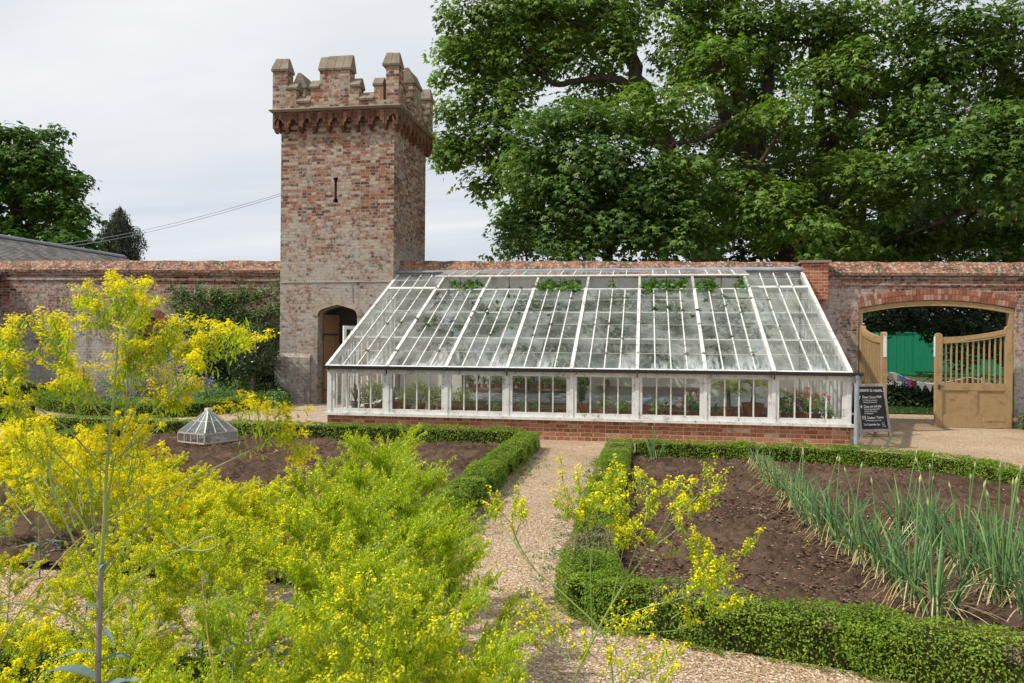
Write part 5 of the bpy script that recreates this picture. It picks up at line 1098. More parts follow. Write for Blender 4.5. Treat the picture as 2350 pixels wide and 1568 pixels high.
# ================================================================== trees
def tree(name, label, base, limbs, blobs, mt, bark, lsz, seed, dens=1.0, group=None, tpl=MAPLE, keys=0.0, droop=.35, csz=(.50, .32), per=34, extra='keys', limbk=.78):
    """limbs: lists of (point, radius); blobs: (centre, radius) boughs that carry leaf clusters"""
    rg = np.random.default_rng(seed); t = thing(name, label, 'tree', tuple(base), group); tr = MB(); lf = MB(); ky = MB(); nodes = []
    for L in limbs:
        P = np.array([p for p, _ in L]); r = np.array([q for _, q in L])*limbk; S_ = spline(P, 5); rr = np.interp(np.linspace(0, len(P)-1, len(S_)), range(len(P)), r)
        S_ = S_+np.concatenate([np.zeros((1, 3)), rg.normal(size=(len(S_)-2, 3))*.5*rr[1:-1, None]*.35, np.zeros((1, 3))]); tr.tube(S_, rr, 9); nodes += [(p, q) for p, q in zip(S_[len(S_)//4:], rr[len(S_)//4:])]
    NP = np.array([p for p, _ in nodes]); NR = np.array([q for _, q in nodes])
    for c, R0 in blobs:
        c = np.asarray(c, float); R0 = np.asarray(R0, float) if np.ndim(R0) else np.array((R0, R0, R0*.8))
        dd = np.linalg.norm(NP-c, axis=1); j = int(np.argmin(dd)); p = NP[j]; mid = (p+c)/2+rg.normal(size=3)*.12*dd[j]+np.array((0,0,.10*dd[j])); Q = curve(p, mid, c, 7); r0 = min(NR[j]*.6, .03+.035*R0.mean())
        tr.tube(Q, np.linspace(r0, r0*.45, 7), 6, cap=False)
        nc = max(4, int(dens*14*(R0[0]*R0[1]+R0[0]*R0[2])/ (csz[0]**2)*.16))
        q = unit(rg.normal(size=(nc, 3))); rad = rg.uniform(.45, 1.0, (nc, 1))**.6; q[:, 2] = np.where(rg.uniform(size=nc) < .65, np.abs(q[:, 2]), q[:, 2]); cc = c+q*rad*R0*(.8+.45*vn(q[:, 0]*2+c[0], q[:, 2]*2+q[:, 1]*1.3, seed))[:, None]
        for k in range(0, nc, 3): tr.tube([c+(cc[k]-c)*.05, (c+cc[k])/2+rg.normal(size=3)*.06, cc[k]], [r0*.35, r0*.22, .006], 4, cap=False)
        n = per; e = rg.normal(size=(nc, n, 3)); e = unit(e)*rg.uniform(.2, 1, (nc, n, 1))**.6*np.array((csz[0], csz[0], csz[1])); e[..., 2] -= .25*(e[..., 0]**2+e[..., 1]**2)/csz[0]
        pt = (cc[:, None]+e).reshape(-1, 3); out = np.repeat(q, n, 0)
        nr = np.array((0,0,.85))+out*.55+unit(e.reshape(-1, 3))*.25+rg.normal(size=pt.shape)*.38; tip = out*.6+unit(e.reshape(-1, 3))*.6+np.array((0,0,-droop))+rg.normal(size=pt.shape)*.35
        leaves(lf, pt, nr, lsz*rg.uniform(.6, 1.2, len(pt)), tpl, rg, tip=tip)
        if keys:
            kk = cc[(rg.uniform(size=nc) < keys)]
            if len(kk): 
                K = np.repeat(kk, 10, 0)+rg.normal(size=(len(kk)*10, 3))*np.array((csz[0]*.6, csz[0]*.6, csz[1]*.6)); leaves(ky, K, rg.normal(size=K.shape), lsz*.62, LANCE*np.array((1.3, 1, 1)), rg, tip=np.array((0,0,-1.0))+rg.normal(size=K.shape)*.25)
    tr.build('trunk', M[bark], t, smooth=True); lf.build('crown', M[mt], t)
    if ky.n: tag(ky.build('seed_keys' if extra == 'keys' else 'blossom', M[extra], t), kind='stuff')
    return t
MP = 1/75.0
def BL(lst, Y, jit=0.0, sc=1.0, fl=.8):
    out = []
    for i, e in enumerate(lst):
        x, y, r = e[:3]; yy = e[3] if len(e) > 3 else Y; k = r*MP*(yy/24.0)*sc; out.append((at(x, y, yy), (k, k, k*fl)))
    return out
def LM(lst): return [(at(x, y, Y), r) for x, y, Y, r in lst]
top = lambda xs, z, Y, r: [(np.array((x, Y+dy, zz)), (r, r, r*.8)) for x, zz, dy in xs]
# leaning sycamore whose boughs reach over the tower
b1 = BL([(1085,60,62),(1170,35,85),(1055,120,55),(1105,165,72),(1195,110,75),(1060,265,62),(1140,235,68),(1185,165,55),(1022,325,44),(1065,365,62),(1130,330,70),(1108,428,42),(1185,400,75),(1275,50,85),(1370,40,85),(1290,130,58),(1400,110,70),(1370,190,45,25.5),(1310,265,45),(1250,150,40),(1160,290,60),(1045,40,34),(1215,215,28),(1030,180,32),(1330,95,60,26.5),(1430,230,60,26.5),(1120,120,70,26),(1210,60,80,26.5)], 24)
b1 += top([(-5.2,13.5,0),(-3.6,14.2,.8),(-1.8,14.8,0),(0,15.2,1.2),(1.5,15.2,0),(-4.5,15.3,1),(-2.5,16.6,.5),(-.6,17,0),(1.2,17,.8),(-1.6,18.6,.6),(.4,18.8,.4)], 0, 24, 1.4)
tree('sycamore_tree', 'leaning sycamore whose light green boughs reach over the tower', (at(1640, 700, 25)[0], 25, 0),
     [LM([(1640,690,25,.50),(1600,520,25,.44),(1530,330,24.8,.36),(1465,180,24.5,.30),(1420,70,24.3,.26),(1370,-20,24.2,.2),(1330,-150,24,.12)]),
      LM([(1480,210,24.5,.2),(1400,180,24.2,.14),(1320,188,24,.12),(1265,190,24,.11),(1235,140,23.9,.08),(1190,90,23.8,.05)]),
      LM([(1270,190,24,.09),(1205,160,23.9,.06),(1130,195,23.7,.04)]), LM([(1440,120,24.3,.14),(1330,55,24,.09),(1220,30,24,.05)]), LM([(1540,350,24.8,.2),(1400,290,24.2,.12),(1280,330,23.8,.08),(1150,370,23.6,.05)])],
     b1, 'sycamore', 'bark', .182, 51, keys=.14, dens=1.85)
# denser, lower sycamore in front of it
b2 = BL([(1245,300,70),(1325,285,72),(1400,300,60),(1235,375,80),(1335,370,90),(1425,390,85),(1215,455,68),(1310,465,90),(1420,470,95),(1225,535,58),(1320,550,85),(1430,550,95),(1530,540,85),(1530,470,80),(1188,500,36),(1500,420,60),(1600,560,60),(1168,525,42),(1165,570,40),(1270,430,80,23),(1380,430,90,23.5),(1470,520,90,23.5),(1290,560,70,23.5)], 21.5)
tree('sycamore_tree', 'low dense dark sycamore crown rising right behind the greenhouse wall', (at(1400, 700, 22.5)[0], 22.5, 0),
     [LM([(1400,690,22.5,.22),(1390,560,22.4,.19),(1370,430,22.2,.14),(1350,320,22,.08)]), LM([(1390,540,22.4,.12),(1300,440,22,.08),(1250,340,21.8,.04)]), LM([(1388,560,22.4,.12),(1480,480,22,.08),(1530,450,21.8,.04)]), LM([(1392,590,22.4,.10),(1300,550,22,.06),(1220,520,21.8,.03)])],
     b2, 'dense_sycamore', 'bark', .172, 52, dens=1.75)
# great sycamore in the middle
b3 = BL([(1450,245,62,22),(1530,285,66,22),(1500,325,45,22),(1565,225,52,22),(1590,130,75),(1650,165,85,23),(1685,85,75),(1765,75,85),(1590,385,52,21.8),(1812,250,56,21.6),(1755,300,70,23),(1855,95,95),(1955,75,95),(1985,165,85,23),(1905,195,75,23),(1705,435,70,22.3),(1780,480,70,21.8),(1850,530,62,21.6),(1700,545,80,22.6),(1935,415,70,22.3),(2010,395,62,22),(2060,330,75,23),(1990,495,80,22.5),(1905,325,75,23.6),(1640,340,75,26.5),(1640,470,80,25),(1550,30,75),(1470,30,65,25),(1640,15,75),(1740,190,70,26),(1830,400,70,26),(1560,160,60,26),(2070,220,80,25),(1800,560,60,24.5),(1905,560,70,23.5),(1560,420,60,25.5),(1700,260,60,27),(1960,260,80,26.5),(1860,470,70,26.5),(1980,580,60,25.5)], 24)
b3 += top([(1.5,14.2,-1),(3.2,14.6,0),(5,14.6,-1),(6.6,14.2,0),(2.3,16.2,0),(4.2,16.8,0),(6,16.4,0),(3.2,18.6,0),(5.2,18.6,0),(4.2,20,0)], 0, 24, 1.6)
tree('sycamore_tree', 'great spreading sycamore with dark trunk and bright hanging boughs above the pier', (at(1800, 700, 25)[0], 25, 0),
     [LM([(1830,690,25,.62),(1815,590,25,.56),(1770,480,24.9,.46),(1735,380,24.8,.40),(1700,260,24.8,.34),(1685,140,24.8,.30),(1680,0,24.7,.26),(1690,-160,24.7,.18)]),
      LM([(1760,460,24.9,.3),(1690,330,24.4,.24),(1640,190,24.2,.2),(1600,60,24.2,.16),(1590,-60,24.2,.1)]),
      LM([(1735,370,24.8,.3),(1760,250,24.6,.22),(1770,120,24.5,.16),(1790,-20,24.5,.1)]),
      LM([(1700,270,24.6,.16),(1650,295,23.2,.11),(1590,325,22.4,.08),(1545,330,22,.06),(1535,350,21.9,.04)]),
      LM([(1800,550,25,.3),(1850,420,24.6,.2),(1930,300,24.2,.15),(2000,180,24,.1)]), LM([(1790,520,24.9,.2),(1730,430,23.4,.13),(1755,360,22.6,.08),(1810,270,21.9,.05)]),
      LM([(1815,570,25,.25),(1900,480,24,.15),(1990,430,23,.09)]), LM([(1840,690,25.3,.40),(1870,560,25.2,.34),(1890,430,25.2,.25),(1880,260,25,.2),(1870,80,25,.12)])],
     b3, 'sycamore', 'bark', .182, 53, keys=.40, dens=1.6)
# the one at the right edge
b4 = BL([(2120,55,85),(2200,95,85),(2150,190,85),(2250,175,75),(2105,300,66),(2180,375,75,21),(2265,325,75,21.5),(2325,285,66,21),(2345,375,56,20.8),(2280,415,66,21),(2120,415,75,21.5),(2335,455,46,20.6),(2335,80,80),(2290,250,70,24),(2420,330,80,21),(2420,180,90),(2230,480,60,24),(2100,540,80,25.5),(2200,555,85,25.5),(2300,555,85,25.5),(2050,570,55,25),(2380,560,80,25.5),(2390,440,70,23)], 22.5)
b4 += top([(8.5,13.8,0),(10.5,14,0),(12.5,13,0),(9.5,16,0),(11.5,16,0),(10.5,18,0)], 0, 23, 1.7)
tree('sycamore_tree', 'sycamore at the right picture edge with a long dark level limb', (at(2480, 700, 24)[0], 24, 0),
     [LM([(2480,690,24,.5),(2470,500,24,.45),(2450,250,24,.36),(2430,0,24,.25),(2420,-150,24,.15)]), LM([(2470,540,24,.28),(2350,480,23.8,.2),(2240,480,23.6,.15),(2150,510,23.5,.10),(2080,540,23.4,.05)]), LM([(2460,400,24,.25),(2340,200,23.6,.18),(2240,120,23.4,.1),(2150,60,23.2,.05)]), LM([(2455,300,24,.2),(2300,340,22.6,.12),(2180,380,21.8,.06)])],
     b4, 'dense_sycamore', 'bark', .182, 54, keys=.28, dens=1.6)
b5 = BL([(2230,150,110),(2330,110,110),(2300,260,100),(2190,270,80),(2420,240,110),(2210,430,90),(2330,450,100)], 33)
tree('copper_beech', 'dark purple copper beech glimpsed between the sycamores at upper right', (at(2320, 700, 33)[0], 33, 0), [LM([(2320,700,33,.5),(2310,450,33,.4),(2300,200,33,.3),(2290,50,33,.15)])], b5, 'beech', 'bark', .12, 55, dens=.6, tpl=OVAL)
b6 = BL([(1190,545,30),(1180,590,30),(1215,540,36),(1175,560,26),(1200,520,34),(1215,575,40),(1165,590,20),(1250,560,40)], 24.5)
tree('pale_shrub', 'pale grey green wispy shrub just over the wall left of the dense sycamore', (at(1215, 700, 24.5)[0], 24.5, 0), [LM([(1215,690,24.5,.06),(1210,600,24.5,.05),(1195,540,24.5,.03)])], b6, 'pale_leaf', 'bark_pale', .10, 56, dens=1.6, tpl=OVAL, csz=(.3, .25))
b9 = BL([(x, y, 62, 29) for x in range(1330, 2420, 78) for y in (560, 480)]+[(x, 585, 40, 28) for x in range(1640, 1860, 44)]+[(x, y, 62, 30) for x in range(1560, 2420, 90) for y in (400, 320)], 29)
tree('dark_tree', 'dark leaved backing tree added to fill the gaps low behind the sycamores', (at(2050, 700, 30)[0], 30, 0), [LM([(2050,700,30,.4),(2040,560,30,.35),(2030,400,30,.25),(2020,250,30,.1)])], b9, 'dark_leaf', 'bark', .26, 60, dens=.75, csz=(.7, .5))  # backing tree added to close sky holes; shaded depth put into its leaf colour
# seen through the gateway
b7 = BL([(2210,790,34,26),(2205,830,26,25.5),(2240,770,34,26),(2280,810,36,26),(2195,755,30,26),(2160,770,24,26),(2320,830,36,26),(2030,752,30,27),(2110,752,26,27.5),(2180,765,30,27),(2250,760,34,27.5),(2290,790,34,27),(1990,700,45),(2050,722,42),(2120,725,45),(2190,730,46),(2260,722,45),(2330,715,45),(2090,690,45,29),(2200,690,50,29),(2300,760,40),(2160,745,40),(2215,800,28,26.5),(2205,760,26,26.5),(2010,745,30),(2310,800,40)], 28)
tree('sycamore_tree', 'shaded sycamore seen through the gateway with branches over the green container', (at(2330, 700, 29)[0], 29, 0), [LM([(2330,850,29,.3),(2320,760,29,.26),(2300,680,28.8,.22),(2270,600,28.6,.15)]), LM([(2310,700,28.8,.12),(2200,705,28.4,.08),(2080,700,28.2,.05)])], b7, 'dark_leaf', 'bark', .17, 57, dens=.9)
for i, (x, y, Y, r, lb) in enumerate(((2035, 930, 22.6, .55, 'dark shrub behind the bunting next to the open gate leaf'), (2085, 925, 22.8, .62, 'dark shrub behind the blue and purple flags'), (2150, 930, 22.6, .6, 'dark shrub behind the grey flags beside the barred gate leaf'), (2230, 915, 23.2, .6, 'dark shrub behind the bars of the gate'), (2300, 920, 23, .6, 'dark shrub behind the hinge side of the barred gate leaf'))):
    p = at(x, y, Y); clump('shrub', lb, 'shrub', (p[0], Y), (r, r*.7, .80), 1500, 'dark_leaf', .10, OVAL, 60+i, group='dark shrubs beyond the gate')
for i, (x, Y, lb) in enumerate(((2120, 44, 'weedy bush at the foot of the green container, left'), (2175, 44.5, 'weedy bush at the foot of the green container, middle'), (2260, 44, 'weedy bush at the foot of the container behind the gate bars'))):
    p = at(x, 850, Y); clump('bush', lb, 'shrub', (p[0], Y), (.8, .3, .28-.03*i), 500, 'dark_leaf', .10, OVAL, 70+i, group='weedy bushes by the container')
for i, (x, Y, r) in enumerate(((1900, 52, 3), (2000, 56, 4), (2120, 55, 4.5), (2260, 54, 4), (2380, 52, 4))):
    p = at(x, 700, Y); tree('far_tree', ('far dark tree beyond the road, hidden low behind the pier', 'far dark tree standing left of the green container', 'far dark tree standing behind the middle of the green container', 'far dark tree behind the right of the green container', 'far dark tree beyond the gate hinge post')[i], (p[0], Y, 0), [[(np.array((p[0], Y, 0)), .3), (np.array((p[0], Y, 3)), .25), (np.array((p[0]+.2, Y, 6.5)), .12)]],
         [(np.array((p[0]+dx, Y+dy, z)), r*.6) for dx, dy, z in ((-1.8,0,1.8),(1.9,.5,1.9),(0,0,2.2),(-1.5,0,3.2),(1.6,.5,3.4),(0,-.5,5),(-1.2,.3,6.5),(1.3,0,7),(0,0,8.5),(2.4,0,5),(-2.4,0,5))], 'dark_leaf', 'bark', .30, 80+i, dens=.35, csz=(.8, .5), group='far trees beyond the road')
# left: horse chestnut and weeping birch
b8 = BL([(35,322,48),(105,345,42),(60,380,70),(0,400,80),(95,415,75),(160,415,42),(30,480,80),(130,490,70),(185,505,36),(40,560,80),(140,560,70),(195,560,34),(-60,430,90),(-60,540,90),(-30,330,60),(205,580,30),(185,440,28),(75,310,26),(130,300,14),(90,500,80,43),(20,420,80,43)], 40, sc=.98)
tree('horse_chestnut', 'rounded dark green horse chestnut with faded candles above the slate roof', (at(20, 760, 41)[0], 41, 0), [LM([(20,770,41,.5),(25,620,41,.45),(35,480,41,.3),(40,360,41,.15)]), LM([(25,560,41,.3),(110,470,40.5,.15),(160,430,40,.08)]), LM([(25,600,41,.3),(120,560,40.5,.15),(190,540,40,.06)])], b8, 'chestnut', 'bark', .34, 58, dens=1.7, keys=.10, extra='candle', csz=(.75, .42), per=30, droop=.6)
rg = np.random.default_rng(59); wb = thing('weeping_birch', 'dark weeping birch with hanging shoots beside the horse chestnut', 'tree', (at(275, 700, 46)[0], 46, 0)); tr = MB(); lf = MB()
bx_, by_ = at(275, 700, 46)[:2]; tr.tube(spline(np.array([at(275, 760, 46), at(272, 640, 46), at(278, 540, 46), at(274, 482, 46)]), 4), np.linspace(.3, .06, 13), 7)
for k in range(175):
    f = rg.uniform(0, 1)**.9; yy = 474+f*112; half = min(13+72*f, 40)*(.72+.5*float(vn(np.array(f*5.0), np.array(2.0), 5)))+9*f; a = rg.uniform(-1, 1); p = at(274+a*half*(1.0 if rg.uniform() < .95 else 1.2), yy+abs(a)*14, 46+rg.normal()*1.0); L = rg.uniform(.6, 1.9)
    tr.tube([at(275, yy+6, 46), p+np.array((0,0,.12)), p, p-np.array((0,0,L))], [.03, .018, .012, .004], 3, cap=False)
    n = int(70*L); s_ = rg.uniform(0, 1, (n, 1)); c = p-np.array((0,0,1.0))*s_*L+rg.normal(size=(n, 3))*np.array((.13, .13, .05)); leaves(lf, c, rg.normal(size=(n, 3)), rg.uniform(.09, .17, n), OVAL, rg, tip=np.array((0,0,-1.0))+rg.normal(size=(n, 3))*.3)
q = spline([at(305, 555, 46), at(322, 545, 46), at(331, 556, 46), at(331, 575, 46)], 4); tr.tube(q, .02, 4); n = 120; c = q[rg.integers(4, len(q), n)]+rg.normal(size=(n, 3))*.14; leaves(lf, c, rg.normal(size=(n, 3)), .14, OVAL, rg, tip=np.array((0,0,-1.0))+rg.normal(size=(n, 3))*.3)
tr.build('trunk', M['bark'], wb); lf.build('crown', M['birch'], wb)
for i, (x, y, Y, r) in enumerate(((225, 585, 50, 34), (250, 590, 52, 30))):
    p = at(x, y, Y); tree('far_tree', ('far dark tree between chestnut and birch', 'small far dark tree at the birch foot')[i], (p[0], Y, 0), [[(np.array((p[0], Y, 0)), .3), (np.array((p[0], Y, 4)), .2), (np.array((p[0]+.1, Y, p[2])), .1)]], [(p+np.array((dx, 0, dz)), r*MP*2) for dx, dz in ((0,0),(-.8,-.8),(.8,-1))], 'dark_leaf', 'bark', .28, 90+i, dens=.4, csz=(.6, .4))
# ================================================================== woad in the foreground
class Woad:
    def __init__(s, seed): s.rg = np.random.default_rng(seed); s.st = MB(); s.lf = MB(); s.F = []; s.FN = []; s.P = []; s.PD = []; s.dry = MB()
    def raceme(s, p, d, sc, yellow, pods):
        rg = s.rg; d = unit(np.asarray(d, float)); L = .060*sc*rg.uniform(.8, 1.5)
        nf = rg.poisson(yellow*30); q = rg.normal(size=(nf, 3)); q = unit(q)*rg.uniform(.3, 1, (nf, 1)); c = p+q*np.array((.0165, .0165, .012))*sc-d*rg.exponential(.005*sc, (nf, 1)); s.F.append(c); s.FN.append(q*.7+np.array((0,0,.8))+rg.normal(size=(nf, 3))*.4)
        n = rg.poisson(pods*19); u = rg.uniform(.010*sc, L+.014, (n, 1)); a = rg.uniform(0, 2*PI, n); rd = np.stack([np.cos(a), np.sin(a), np.zeros(n)], -1)
        c = p-d*u+rd*rg.uniform(.002, .010*sc, (n, 1)); s.P.append(c); s.PD.append(rd*.38+np.array((0,0,-1.0))+rg.normal(size=(n, 3))*.16)
    def strand(s, p, e, sc, yellow, pods):
        """one long drooping raceme: pods hang all along it, flowers crowd its tip"""
        rg = s.rg; p = np.asarray(p, float); e = np.asarray(e, float); L = np.linalg.norm(e-p); mid = (p+e)/2+np.array((0,0,.10*L)); Q = curve(p, mid, e-np.array((0,0,.06*L)), 6); s.st.tube(Q, [.0011,.0010,.0009,.0008,.0007,.0006], 3, cap=False)
        n = rg.poisson(pods*L*210); t = rg.uniform(.12, .97, n); i = np.clip((t*5).astype(int), 0, 4); f = (t*5-i)[:, None]; c = Q[i]*(1-f)+Q[i+1]*f; a = rg.uniform(0, 2*PI, n); rd = np.stack([np.cos(a), np.sin(a), np.zeros(n)], -1); k = (1.15-t)[:, None]
        s.P.append(c+rd*rg.uniform(.001, .009, (n, 1))); s.PD.append(rd*.42+np.array((0,0,-1.0))+rg.normal(size=(n, 3))*.18)
        m = rg.poisson(yellow*13); q = unit(rg.normal(size=(m, 3))); u = rg.exponential(.018, (m, 1)); T = unit(Q[-1]-Q[-2]); s.F.append(Q[-1]-T*u+q*np.array((.010,.010,.008))); s.FN.append(q*.6+np.array((0,0,.9))+rg.normal(size=(m, 3))*.4)
    def plume(s, base, tip, sc, yellow, pods, k, lean=(.35, -.05)):
        """a loose feathery head of many strands"""
        rg = s.rg; base = np.asarray(base, float); tip = np.asarray(tip, float); ax = tip-base; L = np.linalg.norm(ax); ax = ax/L
        for i in range(k):
            u = rg.uniform(0, 1); p = base+ax*L*u; d = unit(ax*.9+rg.normal(size=3)*.50+np.array((lean[0], lean[1], .55))); l = sc*rg.uniform(.07, .155)*(1.1-.35*u); s.strand(p, p+d*l, sc, yellow*rg.uniform(.2, 1.7), pods)
        s.strand(tip-ax*.02, tip+unit(ax+np.array((lean[0], lean[1], .4)))*sc*.13, sc, yellow*1.2, pods)
    def panicle(s, base, tip, sc, yellow, pods, k, spread=1.0):
        """a corymb of short branchlets round the end of a branch"""
        rg = s.rg; base = np.asarray(base, float); tip = np.asarray(tip, float); ax = tip-base; L = np.linalg.norm(ax); ax = ax/L
        for i in range(k):
            u = rg.uniform(.25, 1); p = base+ax*L*u; d = unit(ax*.8+rg.normal(size=3)*.55*spread+np.array((0,0,.55))); l = sc*(.045+.075*(1.15-u))*rg.uniform(.7, 1.3); e = p+d*l
            s.st.tube(curve(p, p+d*l*.5+np.array((0,0,-.006)), e, 4), [.0011, .0009, .0008, .0006], 3, cap=False); s.raceme(e, d, sc, yellow, pods)
            if l > .07*sc: s.raceme(p+d*l*.55+rg.normal(size=3)*.008, d, sc*.8, yellow*.5, pods)
        s.raceme(tip, ax, sc, yellow*1.2, pods)
    def leaf(s, p, d, L, w):
        d = unit(np.asarray(d, float)); sd = np.cross(d, (0,0,1.0)); sd = unit(sd); n = 7; t = np.linspace(0, 1, n); P = curve(p, p+d*L*.55+np.array((0,0,.05*L)), p+d*L+np.array((0,0,-.28*L)), n); W = w*np.array((.5, .75, 1, .95, .7, .4, .03)); up = np.cross(sd, d)
        v = np.concatenate([P-sd*W[:, None]+up*W[:, None]*.35, P, P+sd*W[:, None]+up*W[:, None]*.35]); s.lf.add(v, [(i, i+1, i+n+1, i+n) for i in range(n-1)]+[(i+n, i+n+1, i+2*n+1, i+2*n) for i in range(n-1)])
    def finish(s, t, star=False, pod=.0180, fs=.0072):
        F = np.concatenate(s.F); FN = np.concatenate(s.FN); P = np.concatenate(s.P); PD = np.concatenate(s.PD); rg = s.rg
        f = MB(); p = MB(); leaves(f, F, FN, fs*rg.uniform(.8, 1.25, len(F)), STAR if star else STAR[::2]*np.array((1.1,1.1,1)), rg); leaves(p, P, rg.normal(size=P.shape), pod*rg.uniform(.75, 1.2, len(P)), np.array([(0,0,0),(.10,.35,.02),(.14,.75,.03),(0,1,.0),(-.14,.75,.03),(-.10,.35,.02)]), rg, tip=PD)
        for nm, mb, mt in (('stem', s.st, 'woad_stem'), ('blossom', f, 'petal'), ('seed_pods', p, 'pod'), ('foliage', s.lf, 'woad_leaf'), ('dry_stem', s.dry, 'dry_stem')):
            if mb.n: o = mb.build(nm, M[mt], None); o.parent = t; (nm in ('blossom', 'seed_pods') and tag(o, kind='stuff'))
def bushy(seed, h, nb, yellow, pods, spread=.40, kk=(9, 16), sc=1.0):
    w_ = Woad(seed); rg = w_.rg; bend = rg.normal(size=2)*.05
    ms = spline([(0,0,0), (bend[0]*.3, bend[1]*.3, h*.35), (bend[0], bend[1], h*.7), (bend[0]*1.2, bend[1]*1.2, h*.95)], 6); w_.st.tube(ms, np.linspace(.0062, .0022, len(ms)), 6)
    for i in range(nb):
        u = .22+.76*(i+rg.uniform())/nb; p = ms[int(u*(len(ms)-1))]; a = i*2.4+rg.normal()*.4; d = np.array((math.cos(a), math.sin(a), 0)); L = spread*(1.12-u*.75)*rg.uniform(.7, 1.15); rise = h*(.30*(1-u)+.14)*rg.uniform(.8, 1.2)
        e = p+d*L+np.array((0,0,rise)); Q = curve(p, p+d*L*.55+np.array((0,0,rise*.35)), e, 7); w_.st.tube(Q, np.linspace(.0034, .0014, 7), 4, cap=False); w_.leaf(p, d, rg.uniform(.04, .10), .009)
        w_.plume(Q[3], e, sc, yellow*rg.uniform(.4, 1.6), pods*rg.uniform(.7, 1.3), int(rg.integers(*kk)))
        for k in range(3):
            j = int(rg.integers(2, 6)); aa = a+rg.normal()*.9; dd = np.array((math.cos(aa), math.sin(aa), 0)); q = Q[j]; l = L*.45*rg.uniform(.5, 1.1); e2 = q+dd*l+np.array((0,0,l*.8)); w_.st.tube(curve(q, q+dd*l*.6+np.array((0,0,l*.25)), e2, 5), [.0022, .0018, .0015, .0012, .001], 4, cap=False)
            w_.plume(q+(e2-q)*.4, e2, sc, yellow*rg.uniform(.3, 1.6), pods*rg.uniform(.7, 1.3), int(rg.integers(*kk))*2//3)
    w_.plume(ms[-8], ms[-1], sc, yellow, pods, 16)
    for k in range(10): a = rg.uniform(0, 2*PI); w_.leaf(np.array((0,0,rg.uniform(.02, h*.35))), (math.cos(a), math.sin(a), .35), rg.uniform(.12, .22), .018)
    return w_
protos = {}
for key, args in {'lime': (201, .86, 13, .28, 1.15), 'mixed': (202, .88, 12, .85, 1.0), 'gold': (203, .86, 14, 2.7, .60), 'lime_b': (204, .84, 13, .10, 1.25), 'gold_b': (205, .88, 13, 2.1, .75)}.items():
    protos[key] = args
built = {}
KIND = {'lime': 'lime podded', 'lime_b': 'lime podded', 'mixed': 'half yellow half lime', 'gold': 'golden yellow', 'gold_b': 'golden yellow'}
